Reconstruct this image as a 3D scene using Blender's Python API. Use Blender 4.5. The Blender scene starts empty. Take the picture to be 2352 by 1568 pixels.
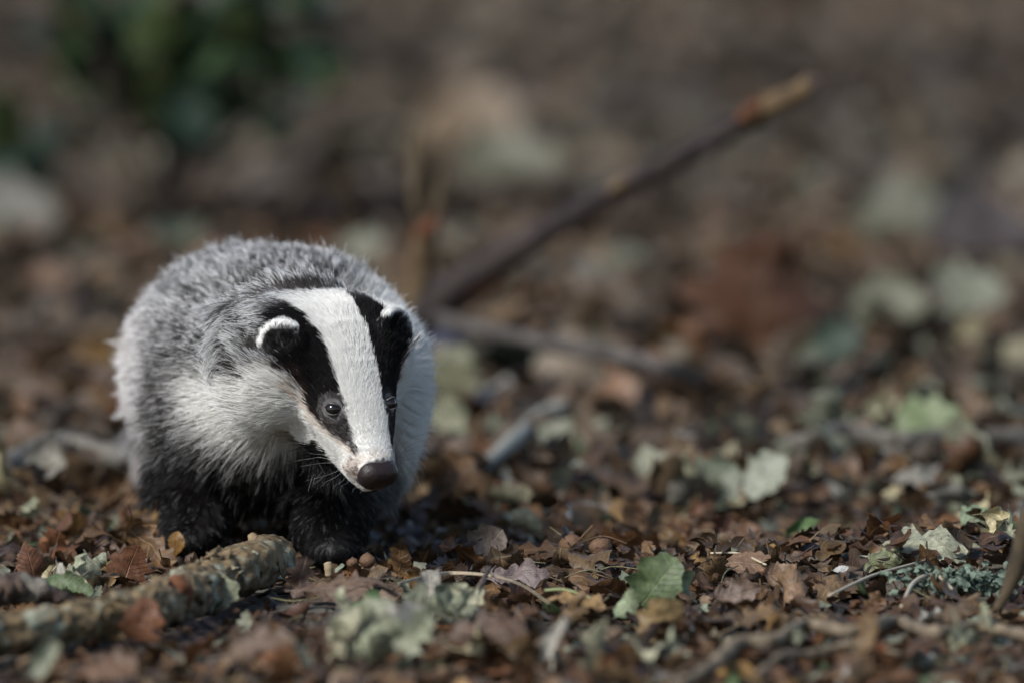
import bpy, math, random
import numpy as np
from mathutils import Vector, Matrix, kdtree

random.seed(5)
rng = np.random.default_rng(11)
scene = bpy.context.scene
COL = scene.collection

# ------------------------------------------------------------------ camera
H = 0.92                       # camera height above the forest floor, metres
PITCH = math.radians(4.76)     # looking slightly down
cam_data = bpy.data.cameras.new("camera")
cam_data.lens = 400.0
cam_data.sensor_width = 36.0
cam_data.clip_start = 0.1
cam_data.clip_end = 600.0
cam_data.dof.use_dof = True
cam_data.dof.focus_distance = 8.785
cam_data.dof.aperture_fstop = 3.8
cam = bpy.data.objects.new("camera", cam_data)
cam.location = (0, 0, H)
cam.rotation_euler = (math.pi / 2 - PITCH, 0, 0)
COL.objects.link(cam)
scene.camera = cam

# ------------------------------------------------------------------ sky, sun, exposure
SUN_ELEV = math.radians(40)
SUN_AZ = math.radians(-138)      # direction the light comes from, measured from +Y towards +X
world = bpy.data.worlds.new("World")
scene.world = world
world.use_nodes = True
wn = world.node_tree
wn.nodes.clear()
sky = wn.nodes.new("ShaderNodeTexSky")
sky.sky_type = 'NISHITA'
sky.sun_disc = False
sky.sun_elevation = SUN_ELEV
sky.sun_rotation = SUN_AZ
bg = wn.nodes.new("ShaderNodeBackground")
bg.inputs[1].default_value = 0.076
wo = wn.nodes.new("ShaderNodeOutputWorld")
wn.links.new(sky.outputs[0], bg.inputs[0])
wn.links.new(bg.outputs[0], wo.inputs[0])
sun_data = bpy.data.lights.new("sun", 'SUN')
sun_data.energy = 2.6
sun_data.angle = math.radians(16)
sun_data.color = (1.0, 0.975, 0.945)
sun = bpy.data.objects.new("sun", sun_data)
sd = Vector((math.sin(SUN_AZ) * math.cos(SUN_ELEV), math.cos(SUN_AZ) * math.cos(SUN_ELEV), math.sin(SUN_ELEV)))
sun.rotation_euler = (-sd).to_track_quat('-Z', 'Y').to_euler()
COL.objects.link(sun)
scene.view_settings.view_transform = 'Standard'
scene.view_settings.look = 'None'
scene.view_settings.gamma = 1
scene.view_settings.exposure = 1.25
scene.view_settings.use_curve_mapping = False
scene.render.engine = 'CYCLES'
scene.cycles.use_denoising = True
scene.cycles.max_bounces = 5
scene.cycles.diffuse_bounces = 3
scene.cycles.glossy_bounces = 2
scene.cycles_curves.shape = 'RIBBONS'

# ------------------------------------------------------------------ placing helpers
UPX = 0.09 / 2352.0            # metres per unit of picture width, per metre of distance


def ray(px, py):
    cx = (px - 1176) * UPX
    cy = (784 - py) * UPX
    cp, sp = math.cos(PITCH), math.sin(PITCH)
    return np.array([cx, cp + cy * sp, -sp + cy * cp])


def P(px, py, Y):
    d = ray(px, py)
    return np.array([0, 0, H]) + d * (Y / d[1])


def G(px, py, z=0.010):
    """where the line of sight meets the ground"""
    d = ray(px, py)
    p = np.array([0, 0, H]) + d * ((H - z) / -d[2])
    for _ in range(4):
        zz = float(ground_z(np.array([p[0]]), np.array([p[1]]))[0]) + z
        p = np.array([0, 0, H]) + d * ((H - zz) / -d[2])
    return p


def to_px(p):
    v = np.asarray(p, float) - np.array([0, 0, H])
    cp, sp = math.cos(PITCH), math.sin(PITCH)
    dep = v[1] * cp - v[2] * sp
    up = v[1] * sp + v[2] * cp
    return 1176 + v[0] / dep / UPX, 784 - up / dep / UPX


def norm(v):
    v = np.asarray(v, float)
    return v / (np.linalg.norm(v, axis=-1, keepdims=True) + 1e-12)


def smooth(x, a, b):
    t = np.clip((x - a) / (b - a), 0, 1)
    return t * t * (3 - 2 * t)


def _hash(ix, iy, iz, seed):
    h = (ix.astype(np.int64) * 374761393 + iy.astype(np.int64) * 668265263 + iz.astype(np.int64) * 2147483647 + seed * 1274126177) & 0xffffffff
    h = ((h ^ (h >> 13)) * 1274126177) & 0xffffffff
    h = (h ^ (h >> 16)) & 0xffffff
    return h / float(0xffffff)


def vnoise(p, scale=1.0, seed=0):
    """smooth value noise in -1..1 at the rows of p"""
    q = np.asarray(p, float) * scale + 1000.0
    i = np.floor(q).astype(np.int64)
    f = q - i
    f = f * f * (3 - 2 * f)
    r = 0
    for dx in (0, 1):
        wx = f[:, 0] if dx else 1 - f[:, 0]
        for dy in (0, 1):
            wy = f[:, 1] if dy else 1 - f[:, 1]
            for dz in (0, 1):
                wz = f[:, 2] if dz else 1 - f[:, 2]
                r = r + wx * wy * wz * _hash(i[:, 0] + dx, i[:, 1] + dy, i[:, 2] + dz, seed)
    return r * 2 - 1


def fbm(p, scale=1.0, octs=3, seed=0):
    r, a = 0, 1.0
    for k in range(octs):
        r = r + a * vnoise(p, scale * 2 ** k, seed + k * 17)
        a *= 0.5
    return r


def ground_z(x, y):
    p = np.stack([x, y, np.zeros_like(x)], 1)
    near = 1 - smooth(np.abs(y - 9), 12, 30)
    z = 0.006 * fbm(p, 6.0, 2, 3) + (0.012 * fbm(p, 1.7, 2, 9)) * smooth(y, 9.3, 10.5) * (0.4 + near)
    z = z + 0.034 * np.exp(-((x - 0.34) / 0.17) ** 2 - ((y - 8.86) / 0.13) ** 2)
    z = z + 0.016 * np.exp(-((x - 0.05) / 0.10) ** 2 - ((y - 8.83) / 0.07) ** 2)
    z = z - 0.022 * np.exp(-((x - 0.25) / 0.4) ** 2 - ((y - 9.32) / 0.18) ** 2)
    return z


# ------------------------------------------------------------------ object helpers
def tag(o, label=None, cat=None, group=None, kind=None):
    if label: o["label"] = label
    if cat: o["category"] = cat
    if group: o["group"] = group
    if kind: o["kind"] = kind
    return o


def empty(name, loc, label=None, cat=None, group=None):
    o = bpy.data.objects.new(name, None)
    o.empty_display_size = 0.02
    o.location = loc
    COL.objects.link(o)
    return tag(o, label, cat, group)


def mesh_data(name, verts, faces, mat=None, smooth_=True, attrs=None):
    """verts (n,3), faces (m,3|4) arrays or list of lists"""
    me = bpy.data.meshes.new(name)
    verts = np.ascontiguousarray(verts, dtype=np.float32)
    if isinstance(faces, np.ndarray):
        m, k = faces.shape
        me.vertices.add(len(verts))
        me.vertices.foreach_set("co", verts.ravel())
        me.loops.add(m * k)
        me.loops.foreach_set("vertex_index", faces.astype(np.int32).ravel())
        me.polygons.add(m)
        me.polygons.foreach_set("loop_start", np.arange(0, m * k, k, dtype=np.int32))
        me.polygons.foreach_set("loop_total", np.full(m, k, dtype=np.int32))
        me.update(calc_edges=True)
        me.validate()
    else:
        me.from_pydata(verts.tolist(), [], faces)
    if smooth_:
        me.polygons.foreach_set("use_smooth", np.ones(len(me.polygons), dtype=bool))
    for k, v in (attrs or {}).items():
        v = np.asarray(v, np.float32)
        if v.shape[1] == 4:
            a = me.attributes.new(k, 'FLOAT_COLOR', 'POINT')
            a.data.foreach_set("color", v.ravel())
        else:
            a = me.attributes.new(k, 'FLOAT_VECTOR', 'POINT')
            a.data.foreach_set("vector", v.ravel())
    if mat: me.materials.append(mat)
    return me


def link(name, data, parent=None, loc=None):
    o = bpy.data.objects.new(name, data)
    COL.objects.link(o)
    if parent is not None:
        o.parent = parent
    if loc is not None:
        o.location = loc
    return o


# ------------------------------------------------------------------ materials
def new_mat(name):
    m = bpy.data.materials.new(name)
    m.use_nodes = True
    nt = m.node_tree
    b = nt.nodes["Principled BSDF"]
    return m, nt, b


def N(nt, t, **kw):
    n = nt.nodes.new(t)
    for k, v in kw.items():
        setattr(n, k, v)
    return n


def plain_mat(name, col, rough=0.6, spec=0.4, noise=None, bump=0.0, scale=80, amount=0.35):
    m, nt, b = new_mat(name)
    b.inputs["Roughness"].default_value = rough
    b.inputs["Specular IOR Level"].default_value = spec
    tc = N(nt, "ShaderNodeTexCoord")
    nz = N(nt, "ShaderNodeTexNoise")
    nz.inputs["Scale"].default_value = scale
    nz.inputs["Detail"].default_value = 5
    nt.links.new(tc.outputs["Object"], nz.inputs["Vector"])
    mx = N(nt, "ShaderNodeMix", data_type='RGBA')
    mx.inputs[6].default_value = tuple(c * (1 - amount) for c in col) + (1,)
    mx.inputs[7].default_value = tuple((noise or col)[i] * (1 + amount) for i in range(3)) + (1,)
    nt.links.new(nz.outputs["Fac"], mx.inputs[0])
    nt.links.new(mx.outputs[2], b.inputs["Base Color"])
    if bump:
        bp = N(nt, "ShaderNodeBump")
        bp.inputs["Strength"].default_value = bump
        bp.inputs["Distance"].default_value = 0.002
        nt.links.new(nz.outputs["Fac"], bp.inputs["Height"])
        nt.links.new(bp.outputs[0], b.inputs["Normal"])
    return m


def leaf_mat(name, single):
    """dry or green leaf: blotchy blade, pale midrib and side veins, slight sheen, some light passing through"""
    m, nt, b = new_mat(name)
    L = nt.links.new
    if single:
        src = N(nt, "ShaderNodeObjectInfo").outputs["Color"]
    else:
        a = N(nt, "ShaderNodeAttribute"); a.attribute_name = "col"
        src = a.outputs["Color"]
    lc = N(nt, "ShaderNodeAttribute"); lc.attribute_name = "lc"
    geo = N(nt, "ShaderNodeNewGeometry")
    n1 = N(nt, "ShaderNodeTexNoise"); n1.inputs["Scale"].default_value = 170; n1.inputs["Detail"].default_value = 6
    n1.inputs["Roughness"].default_value = 0.7
    L(geo.outputs["Position"], n1.inputs["Vector"])
    r1 = N(nt, "ShaderNodeMapRange"); r1.inputs[1].default_value = .3; r1.inputs[2].default_value = .72
    r1.inputs[3].default_value = .38; r1.inputs[4].default_value = 1.45
    L(n1.outputs["Fac"], r1.inputs[0])
    mul = N(nt, "ShaderNodeVectorMath", operation='SCALE')
    L(src, mul.inputs[0]); L(r1.outputs[0], mul.inputs["Scale"])
    # dark rot speckles
    n2 = N(nt, "ShaderNodeTexNoise"); n2.inputs["Scale"].default_value = 420; n2.inputs["Detail"].default_value = 2
    L(geo.outputs["Position"], n2.inputs["Vector"])
    r2 = N(nt, "ShaderNodeMapRange"); r2.inputs[1].default_value = .62; r2.inputs[2].default_value = .72
    L(n2.outputs["Fac"], r2.inputs[0])
    mx = N(nt, "ShaderNodeMix", data_type='RGBA')
    fm = N(nt, "ShaderNodeMath", operation='MULTIPLY'); fm.inputs[1].default_value = .6
    L(r2.outputs[0], fm.inputs[0]); L(fm.outputs[0], mx.inputs[0])
    L(mul.outputs[0], mx.inputs[6]); mx.inputs[7].default_value = (0.03, 0.018, 0.012, 1)
    # veins from the leaf's own coordinates: x along, y across
    sp = N(nt, "ShaderNodeSeparateXYZ"); L(lc.outputs["Vector"], sp.inputs[0])
    ab = N(nt, "ShaderNodeMath", operation='ABSOLUTE'); L(sp.outputs[1], ab.inputs[0])
    mid = N(nt, "ShaderNodeMapRange"); mid.inputs[1].default_value = .02; mid.inputs[2].default_value = .07
    mid.inputs[3].default_value = 1; mid.inputs[4].default_value = 0
    L(ab.outputs[0], mid.inputs[0])
    s1 = N(nt, "ShaderNodeMath", operation='MULTIPLY'); s1.inputs[1].default_value = .16; L(ab.outputs[0], s1.inputs[0])
    s2 = N(nt, "ShaderNodeMath", operation='SUBTRACT'); L(sp.outputs[0], s2.inputs[0]); L(s1.outputs[0], s2.inputs[1])
    s3 = N(nt, "ShaderNodeMath", operation='MULTIPLY'); s3.inputs[1].default_value = 9; L(s2.outputs[0], s3.inputs[0])
    s4 = N(nt, "ShaderNodeMath", operation='FRACT'); L(s3.outputs[0], s4.inputs[0])
    s5 = N(nt, "ShaderNodeMapRange"); s5.inputs[1].default_value = .0; s5.inputs[2].default_value = .14
    s5.inputs[3].default_value = .7; s5.inputs[4].default_value = 0
    L(s4.outputs[0], s5.inputs[0])
    vmx = N(nt, "ShaderNodeMath", operation='MAXIMUM'); L(mid.outputs[0], vmx.inputs[0]); L(s5.outputs[0], vmx.inputs[1])
    vf = N(nt, "ShaderNodeMath", operation='MULTIPLY'); vf.inputs[1].default_value = .4; L(vmx.outputs[0], vf.inputs[0])
    vc = N(nt, "ShaderNodeVectorMath", operation='MULTIPLY_ADD')
    L(src, vc.inputs[0]); vc.inputs[1].default_value = (1.25, 1.25, 1.2); vc.inputs[2].default_value = (.05, .045, .03)
    mv = N(nt, "ShaderNodeMix", data_type='RGBA')
    L(vf.outputs[0], mv.inputs[0]); L(mx.outputs[2], mv.inputs[6]); L(vc.outputs[0], mv.inputs[7])
    L(mv.outputs[2], b.inputs["Base Color"])
    b.inputs["Roughness"].default_value = 0.5
    b.inputs["Specular IOR Level"].default_value = 0.34
    hs = N(nt, "ShaderNodeMath", operation='SUBTRACT'); L(n1.outputs["Fac"], hs.inputs[0]); L(vmx.outputs[0], hs.inputs[1])
    bp = N(nt, "ShaderNodeBump"); bp.inputs["Strength"].default_value = .55; bp.inputs["Distance"].default_value = .0012
    L(hs.outputs[0], bp.inputs["Height"]); L(bp.outputs[0], b.inputs["Normal"])
    tr = N(nt, "ShaderNodeBsdfTranslucent"); L(mv.outputs[2], tr.inputs[0])
    ms = N(nt, "ShaderNodeMixShader"); ms.inputs[0].default_value = .18
    out = nt.nodes["Material Output"]
    L(b.outputs[0], ms.inputs[1]); L(tr.outputs[0], ms.inputs[2]); L(ms.outputs[0], out.inputs[0])
    return m


M_LEAF1 = leaf_mat("leaf_blade", True)
M_LEAFN = leaf_mat("leaf_litter_blade", False)


def bark_mat(name, c_dark, c_light, c_top=None, scale=60, lichen=0.5, stretch=None):
    m, nt, b = new_mat(name)
    L = nt.links.new
    geo = N(nt, "ShaderNodeNewGeometry")
    n1 = N(nt, "ShaderNodeTexNoise"); n1.inputs["Scale"].default_value = scale; n1.inputs["Detail"].default_value = 8
    n1.inputs["Roughness"].default_value = .65
    L(geo.outputs["Position"], n1.inputs["Vector"])
    cr = N(nt, "ShaderNodeValToRGB")
    cr.color_ramp.elements[0].position = .33; cr.color_ramp.elements[0].color = c_dark + (1,)
    cr.color_ramp.elements[1].position = .68; cr.color_ramp.elements[1].color = c_light + (1,)
    L(n1.outputs["Fac"], cr.inputs[0])
    last = cr.outputs[0]
    if c_top:
        n2 = N(nt, "ShaderNodeTexNoise"); n2.inputs["Scale"].default_value = scale * .45; n2.inputs["Detail"].default_value = 6
        n2.inputs["Roughness"].default_value = .7
        L(geo.outputs["Position"], n2.inputs["Vector"])
        r = N(nt, "ShaderNodeMapRange"); r.inputs[1].default_value = .62 - lichen * .3; r.inputs[2].default_value = .70 - lichen * .3
        L(n2.outputs["Fac"], r.inputs[0])
        mx = N(nt, "ShaderNodeMix", data_type='RGBA'); mx.inputs[7].default_value = c_top + (1,)
        L(r.outputs[0], mx.inputs[0]); L(last, mx.inputs[6])
        last = mx.outputs[2]
    L(last, b.inputs["Base Color"])
    b.inputs["Roughness"].default_value = .8
    b.inputs["Specular IOR Level"].default_value = .25
    bp = N(nt, "ShaderNodeBump"); bp.inputs["Strength"].default_value = .8; bp.inputs["Distance"].default_value = .002
    L(n1.outputs["Fac"], bp.inputs["Height"]); L(bp.outputs[0], b.inputs["Normal"])
    return m


M_BARK = bark_mat("lichened_bark", (.018, .013, .007), (.20, .14, .07), (.19, .20, .15), 75, .34)
M_FLAKE = bark_mat("bark_flake", (.03, .02, .011), (.20, .145, .08), (.21, .215, .16), 120, .3)
M_DARKBARK = bark_mat("dark_bark", (.012, .009, .007), (.09, .06, .045), (.12, .11, .09), 60, .2)
M_STICK = bark_mat("grey_stick", (.035, .030, .025), (.13, .12, .10), None, 50)
M_BRANCH = bark_mat("branch_bark", (.006, .004, .004), (.030, .021, .019), (.07, .055, .045), 30, .0)
M_OCHRE = bark_mat("bare_wood", (.03, .017, .008), (.12, .082, .04), None, 30)
M_RUST = bark_mat("rusty_wood", (.03, .011, .005), (.13, .05, .02), None, 40)
M_PRONG = bark_mat("prong_bark", (.02, .014, .008), (.07, .052, .028), None, 40)
M_GREYLIMB = bark_mat("grey_limb_bark", (.022, .019, .017), (.075, .067, .06), None, 40)
M_STRAW = plain_mat("dry_straw", (.30, .25, .17), .45, .5, scale=200)
M_SOIL = None


def soil_material():
    m, nt, b = new_mat("forest_soil")
    L = nt.links.new
    geo = N(nt, "ShaderNodeNewGeometry")
    v = N(nt, "ShaderNodeTexVoronoi"); v.inputs["Scale"].default_value = 32; v.inputs["Randomness"].default_value = 1
    L(geo.outputs["Position"], v.inputs["Vector"])
    cr = N(nt, "ShaderNodeValToRGB")
    el = cr.color_ramp.elements
    el[0].position = 0; el[0].color = (.02, .013, .008, 1)
    el[1].position = 1; el[1].color = (.085, .066, .047, 1)
    for p, c in ((.3, (.075, .042, .024, 1)), (.5, (.08, .054, .033, 1)), (.7, (.05, .03, .02, 1)), (.85, (.08, .075, .055, 1))):
        e = el.new(p); e.color = c
    sx = N(nt, "ShaderNodeSeparateColor"); L(v.outputs["Color"], sx.inputs[0]); L(sx.outputs[0], cr.inputs[0])
    n = N(nt, "ShaderNodeTexNoise"); n.inputs["Scale"].default_value = 90; n.inputs["Detail"].default_value = 6
    L(geo.outputs["Position"], n.inputs["Vector"])
    r = N(nt, "ShaderNodeMapRange"); r.inputs[3].default_value = .35; r.inputs[4].default_value = 1.2
    L(n.outputs["Fac"], r.inputs[0])
    sc = N(nt, "ShaderNodeVectorMath", operation='SCALE'); L(cr.outputs[0], sc.inputs[0]); L(r.outputs[0], sc.inputs["Scale"])
    L(sc.outputs[0], b.inputs["Base Color"])
    b.inputs["Roughness"].default_value = .9
    bp = N(nt, "ShaderNodeBump"); bp.inputs["Strength"].default_value = .9; bp.inputs["Distance"].default_value = .006
    L(n.outputs["Fac"], bp.inputs["Height"]); L(bp.outputs[0], b.inputs["Normal"])
    return m


# ------------------------------------------------------------------ ground
def build_ground():
    def axis(lo, hi, a, b, step, grow=1.35):
        c = list(np.arange(a, b + step / 2, step))
        s, v, left = step, a, []
        while v > lo:
            s *= grow; v -= s; left.append(v)
        s, v, right = step, c[-1], []
        while v < hi:
            s *= grow; v += s; right.append(v)
        return np.array(left[::-1] + c + right)
    xs = axis(-160, 160, -1.5, 1.5, .03)
    ys = axis(-60, 260, 7.6, 19.0, .04)
    X, Y = np.meshgrid(xs, ys, indexing='ij')
    Z = ground_z(X.ravel(), Y.ravel()) - 0.004
    v = np.stack([X.ravel(), Y.ravel(), Z], 1)
    nx, ny = len(xs), len(ys)
    i, j = np.meshgrid(np.arange(nx - 1), np.arange(ny - 1), indexing='ij')
    a = (i * ny + j).ravel()
    f = np.stack([a, a + ny, a + ny + 1, a + 1], 1)
    o = link("ground", mesh_data("ground", v, f, soil_material()))
    tag(o, kind="structure")


build_ground()


# ------------------------------------------------------------------ tubes (sticks, straws, whiskers, logs)
def catmull(pts, n):
    pts = np.asarray(pts, float)
    p = np.vstack([2 * pts[0] - pts[1], pts, 2 * pts[-1] - pts[-2]])
    out = []
    m = len(pts) - 1
    for k in range(n + 1):
        u = k / n * m
        i = min(int(u), m - 1)
        t = u - i
        a, b, c, d = p[i], p[i + 1], p[i + 2], p[i + 3]
        out.append(.5 * ((2 * b) + (-a + c) * t + (2 * a - 5 * b + 4 * c - d) * t * t + (-a + 3 * b - 3 * c + d) * t ** 3))
    return np.array(out)


def tube(pts, radii, n=20, sides=8, rough=0.0, rscale=60.0, seed=0, cap=True, knots=None):
    c = catmull(pts, n)
    r = np.interp(np.linspace(0, 1, n + 1), np.linspace(0, 1, len(radii)), radii)
    tan = norm(np.gradient(c, axis=0))
    ref = np.array([0, 0, 1.0]) if abs(tan[0][2]) < .9 else np.array([1.0, 0, 0])
    verts = []
    prev = norm(np.cross(tan[0], ref))
    for k in range(n + 1):
        a = prev - tan[k] * np.dot(prev, tan[k]); a = a / np.linalg.norm(a); prev = a
        b = np.cross(tan[k], a)
        ang = np.linspace(0, 2 * math.pi, sides, endpoint=False)
        dirs = np.cos(ang)[:, None] * a + np.sin(ang)[:, None] * b
        rr = np.full(sides, r[k])
        if rough:
            q = c[k] + dirs * r[k]
            rr = rr * (1 + rough * fbm(q, rscale, 3, seed))
        verts.append(c[k] + dirs * rr[:, None])
    verts = np.concatenate(verts)
    faces = []
    for k in range(n):
        for s in range(sides):
            s2 = (s + 1) % sides
            faces.append([k * sides + s, k * sides + s2, (k + 1) * sides + s2, (k + 1) * sides + s])
    if cap:
        for k, cc in ((0, c[0]), (n, c[-1])):
            ci = len(verts)
            verts = np.vstack([verts, cc[None] + (tan[k] * r[k] * (.25 if k else -.25))[None]])
            for s in range(sides):
                s2 = (s + 1) % sides
                faces.append([k * sides + s2, k * sides + s, ci] if k == 0 else [k * sides + s, k * sides + s2, ci])
    return verts, faces


def tube_obj(name, pts, radii, mat, parent=None, **kw):
    pts = np.asarray(pts, float)
    org = pts[0].copy() if parent is None else np.zeros(3)
    v, f = tube(pts, radii, **kw)
    return link(name, mesh_data(name, v - org, f, mat), parent, Vector(org) if parent is None else None)


# ------------------------------------------------------------------ leaves
def leaf_grid(kind, nst, ncol, r, curl=1.0, crumple=1.0):
    t = np.linspace(0, 1, nst)
    if kind == 'oak':
        base = .26 * np.sin(math.pi * np.clip(t, 0, 1) ** .85) ** .6 * (.55 + .6 * t)
        lob = 1 + .34 * np.cos(2 * math.pi * t * r.uniform(3.6, 4.6) + r.uniform(0, 6))
        w = base * lob
    elif kind == 'oval':
        w = r.uniform(.24, .34) * np.sin(math.pi * t ** r.uniform(.75, 1.1)) ** .75 * (1 + .05 * np.cos(34 * t))
    elif kind == 'broad':
        w = .46 * np.sin(math.pi * t ** .75) ** .6 * (1 + .16 * np.cos(2 * math.pi * t * 3.1 + r.uniform(0, 6)))
    else:  # torn fragment
        w = r.uniform(.2, .5) * (1 + .45 * r.uniform(-1, 1, nst)) * np.sin(math.pi * np.clip(t, .06, .94)) ** .4
    w = np.maximum(w, .012)
    s = np.linspace(-1, 1, ncol)
    T, S = np.meshgrid(t, s, indexing='ij')
    wl = np.stack([w * (1 + .12 * r.uniform(-1, 1, nst)), w * (1 + .12 * r.uniform(-1, 1, nst))])
    W = np.where(S < 0, wl[0][:, None], wl[1][:, None])
    x = T - .5
    # lobes lean forward
    x = x + .10 * np.abs(S) * (W - .1)
    y = S * W
    z = np.zeros_like(x)
    if kind in ('frag', 'oval') and r.random() < .5:
        y = y + .1 * r.uniform(-1, 1) * x
    v = np.stack([x.ravel(), y.ravel(), z.ravel()], 1)
    # crumple
    off = r.uniform(0, 50, 3)
    am = .075 * crumple
    v[:, 2] += am * fbm(v + off, 3.4, 3, 5)
    v[:, 0] += am * .5 * vnoise(v + off, 4.0, 8)
    v[:, 1] += am * .5 * vnoise(v + off, 4.0, 9)
    # roll the blade across, possibly one edge tighter than the other
    k = r.uniform(.2, 3.2) * curl * (1 if r.random() < .75 else -1)
    ang = v[:, 1] * k * (1 + .5 * r.uniform(-1, 1) * v[:, 0] * 2)
    zz = v[:, 2]
    y2 = np.sin(ang) / k - np.sin(ang) * zz
    z2 = (1 - np.cos(ang)) / k + np.cos(ang) * zz
    v[:, 1], v[:, 2] = y2, z2
    # bend lengthwise
    k2 = r.uniform(-2.0, 2.4) * curl
    if abs(k2) < .2: k2 = .2
    ang = v[:, 0] * k2
    zz = v[:, 2].copy()
    v[:, 0] = np.sin(ang) / k2 - np.sin(ang) * zz
    v[:, 2] = (1 - np.cos(ang)) / k2 + np.cos(ang) * zz
    # twist
    tw = r.uniform(-1.2, 1.2) * curl * v[:, 0]
    c_, s_ = np.cos(tw), np.sin(tw)
    yy = v[:, 1].copy()
    v[:, 1] = c_ * yy - s_ * v[:, 2]
    v[:, 2] = s_ * yy + c_ * v[:, 2]
    v -= v.mean(0)
    i, j = np.meshgrid(np.arange(nst - 1), np.arange(ncol - 1), indexing='ij')
    a = (i * ncol + j).ravel()
    f = np.stack([a, a + ncol, a + ncol + 1, a + 1], 1)
    lc = np.stack([T.ravel(), (S * W).ravel() / .3, np.zeros(nst * ncol)], 1)
    if kind == 'frag':
        lc[:, 1] += r.uniform(-1, 1)
    return v, f, lc


def with_stalk(v, f, lc, nst, ncol, r):
    """a thin stalk strip joined to the leaf base"""
    mid = ncol // 2
    b = v[mid]
    d = norm(v[mid] - v[ncol * 2 + mid])
    L = r.uniform(.12, .25)
    e = b + d * L + np.array([0, 0, L * r.uniform(-.2, .5)])
    side = norm(np.cross(d, [0, 0, 1])) * .012
    n = len(v)
    v = np.vstack([v, b - side, b + side, e + side, e - side])
    lc = np.vstack([lc, np.zeros((4, 3))])
    f = np.vstack([f, [[n, n + 1, n + 2, n + 3]]])
    return v, f, lc


def rand_rot(n, tilt, r):
    """random yaw, tilt about a random horizontal axis"""
    yaw = r.uniform(0, 2 * math.pi, n)
    az = r.uniform(0, 2 * math.pi, n)
    tl = tilt
    k = np.stack([np.cos(az), np.sin(az), np.zeros(n)], 1)
    c, s = np.cos(tl), np.sin(tl)
    K = np.zeros((n, 3, 3))
    K[:, 0, 1] = -k[:, 2]; K[:, 0, 2] = k[:, 1]; K[:, 1, 0] = k[:, 2]
    K[:, 1, 2] = -k[:, 0]; K[:, 2, 0] = -k[:, 1]; K[:, 2, 1] = k[:, 0]
    R1 = np.eye(3)[None] + s[:, None, None] * K + (1 - c)[:, None, None] * (K @ K)
    R2 = np.zeros((n, 3, 3))
    R2[:, 0, 0] = np.cos(yaw); R2[:, 0, 1] = -np.sin(yaw); R2[:, 1, 0] = np.sin(yaw); R2[:, 1, 1] = np.cos(yaw); R2[:, 2, 2] = 1
    return R1 @ R2


BROWNS = np.array([(.105, .055, .030), (.135, .086, .052), (.068, .040, .025), (.165, .122, .086), (.215, .142, .068),
                   (.085, .054, .042), (.120, .092, .073), (.145, .066, .030), (.045, .028, .020), (.150, .115, .098)])
BROWN_W = np.array([.17, .18, .17, .10, .05, .08, .08, .06, .10, .02])
BROWNS = BROWNS * np.array([.70, .62, .45])

PALES = np.array([1.0, .97, .90]) * np.array([(.24, .265, .205), (.29, .305, .235), (.17, .195, .15), (.24, .245, .24), (.32, .30, .20)])
GREENS = np.array([(.045, .07, .030), (.07, .105, .045), (.04, .07, .045)])

# the log: its centre line is needed to keep litter out of it
LOG = [G(-260, 1520), G(0, 1487), G(200, 1455), G(350, 1425), G(450, 1395), G(545, 1352), G(640, 1312)]
LOG_R = [.0160, .0158, .0150, .0155, .0175, .0192, .0165]
LOG = [p + np.array([0, 0, r * .92 - .004]) for p, r in zip(LOG, LOG_R)]
LOGC = catmull(LOG, 60)
PAWS = np.array([G(455, 1285)[:2], G(735, 1310)[:2]])


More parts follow.
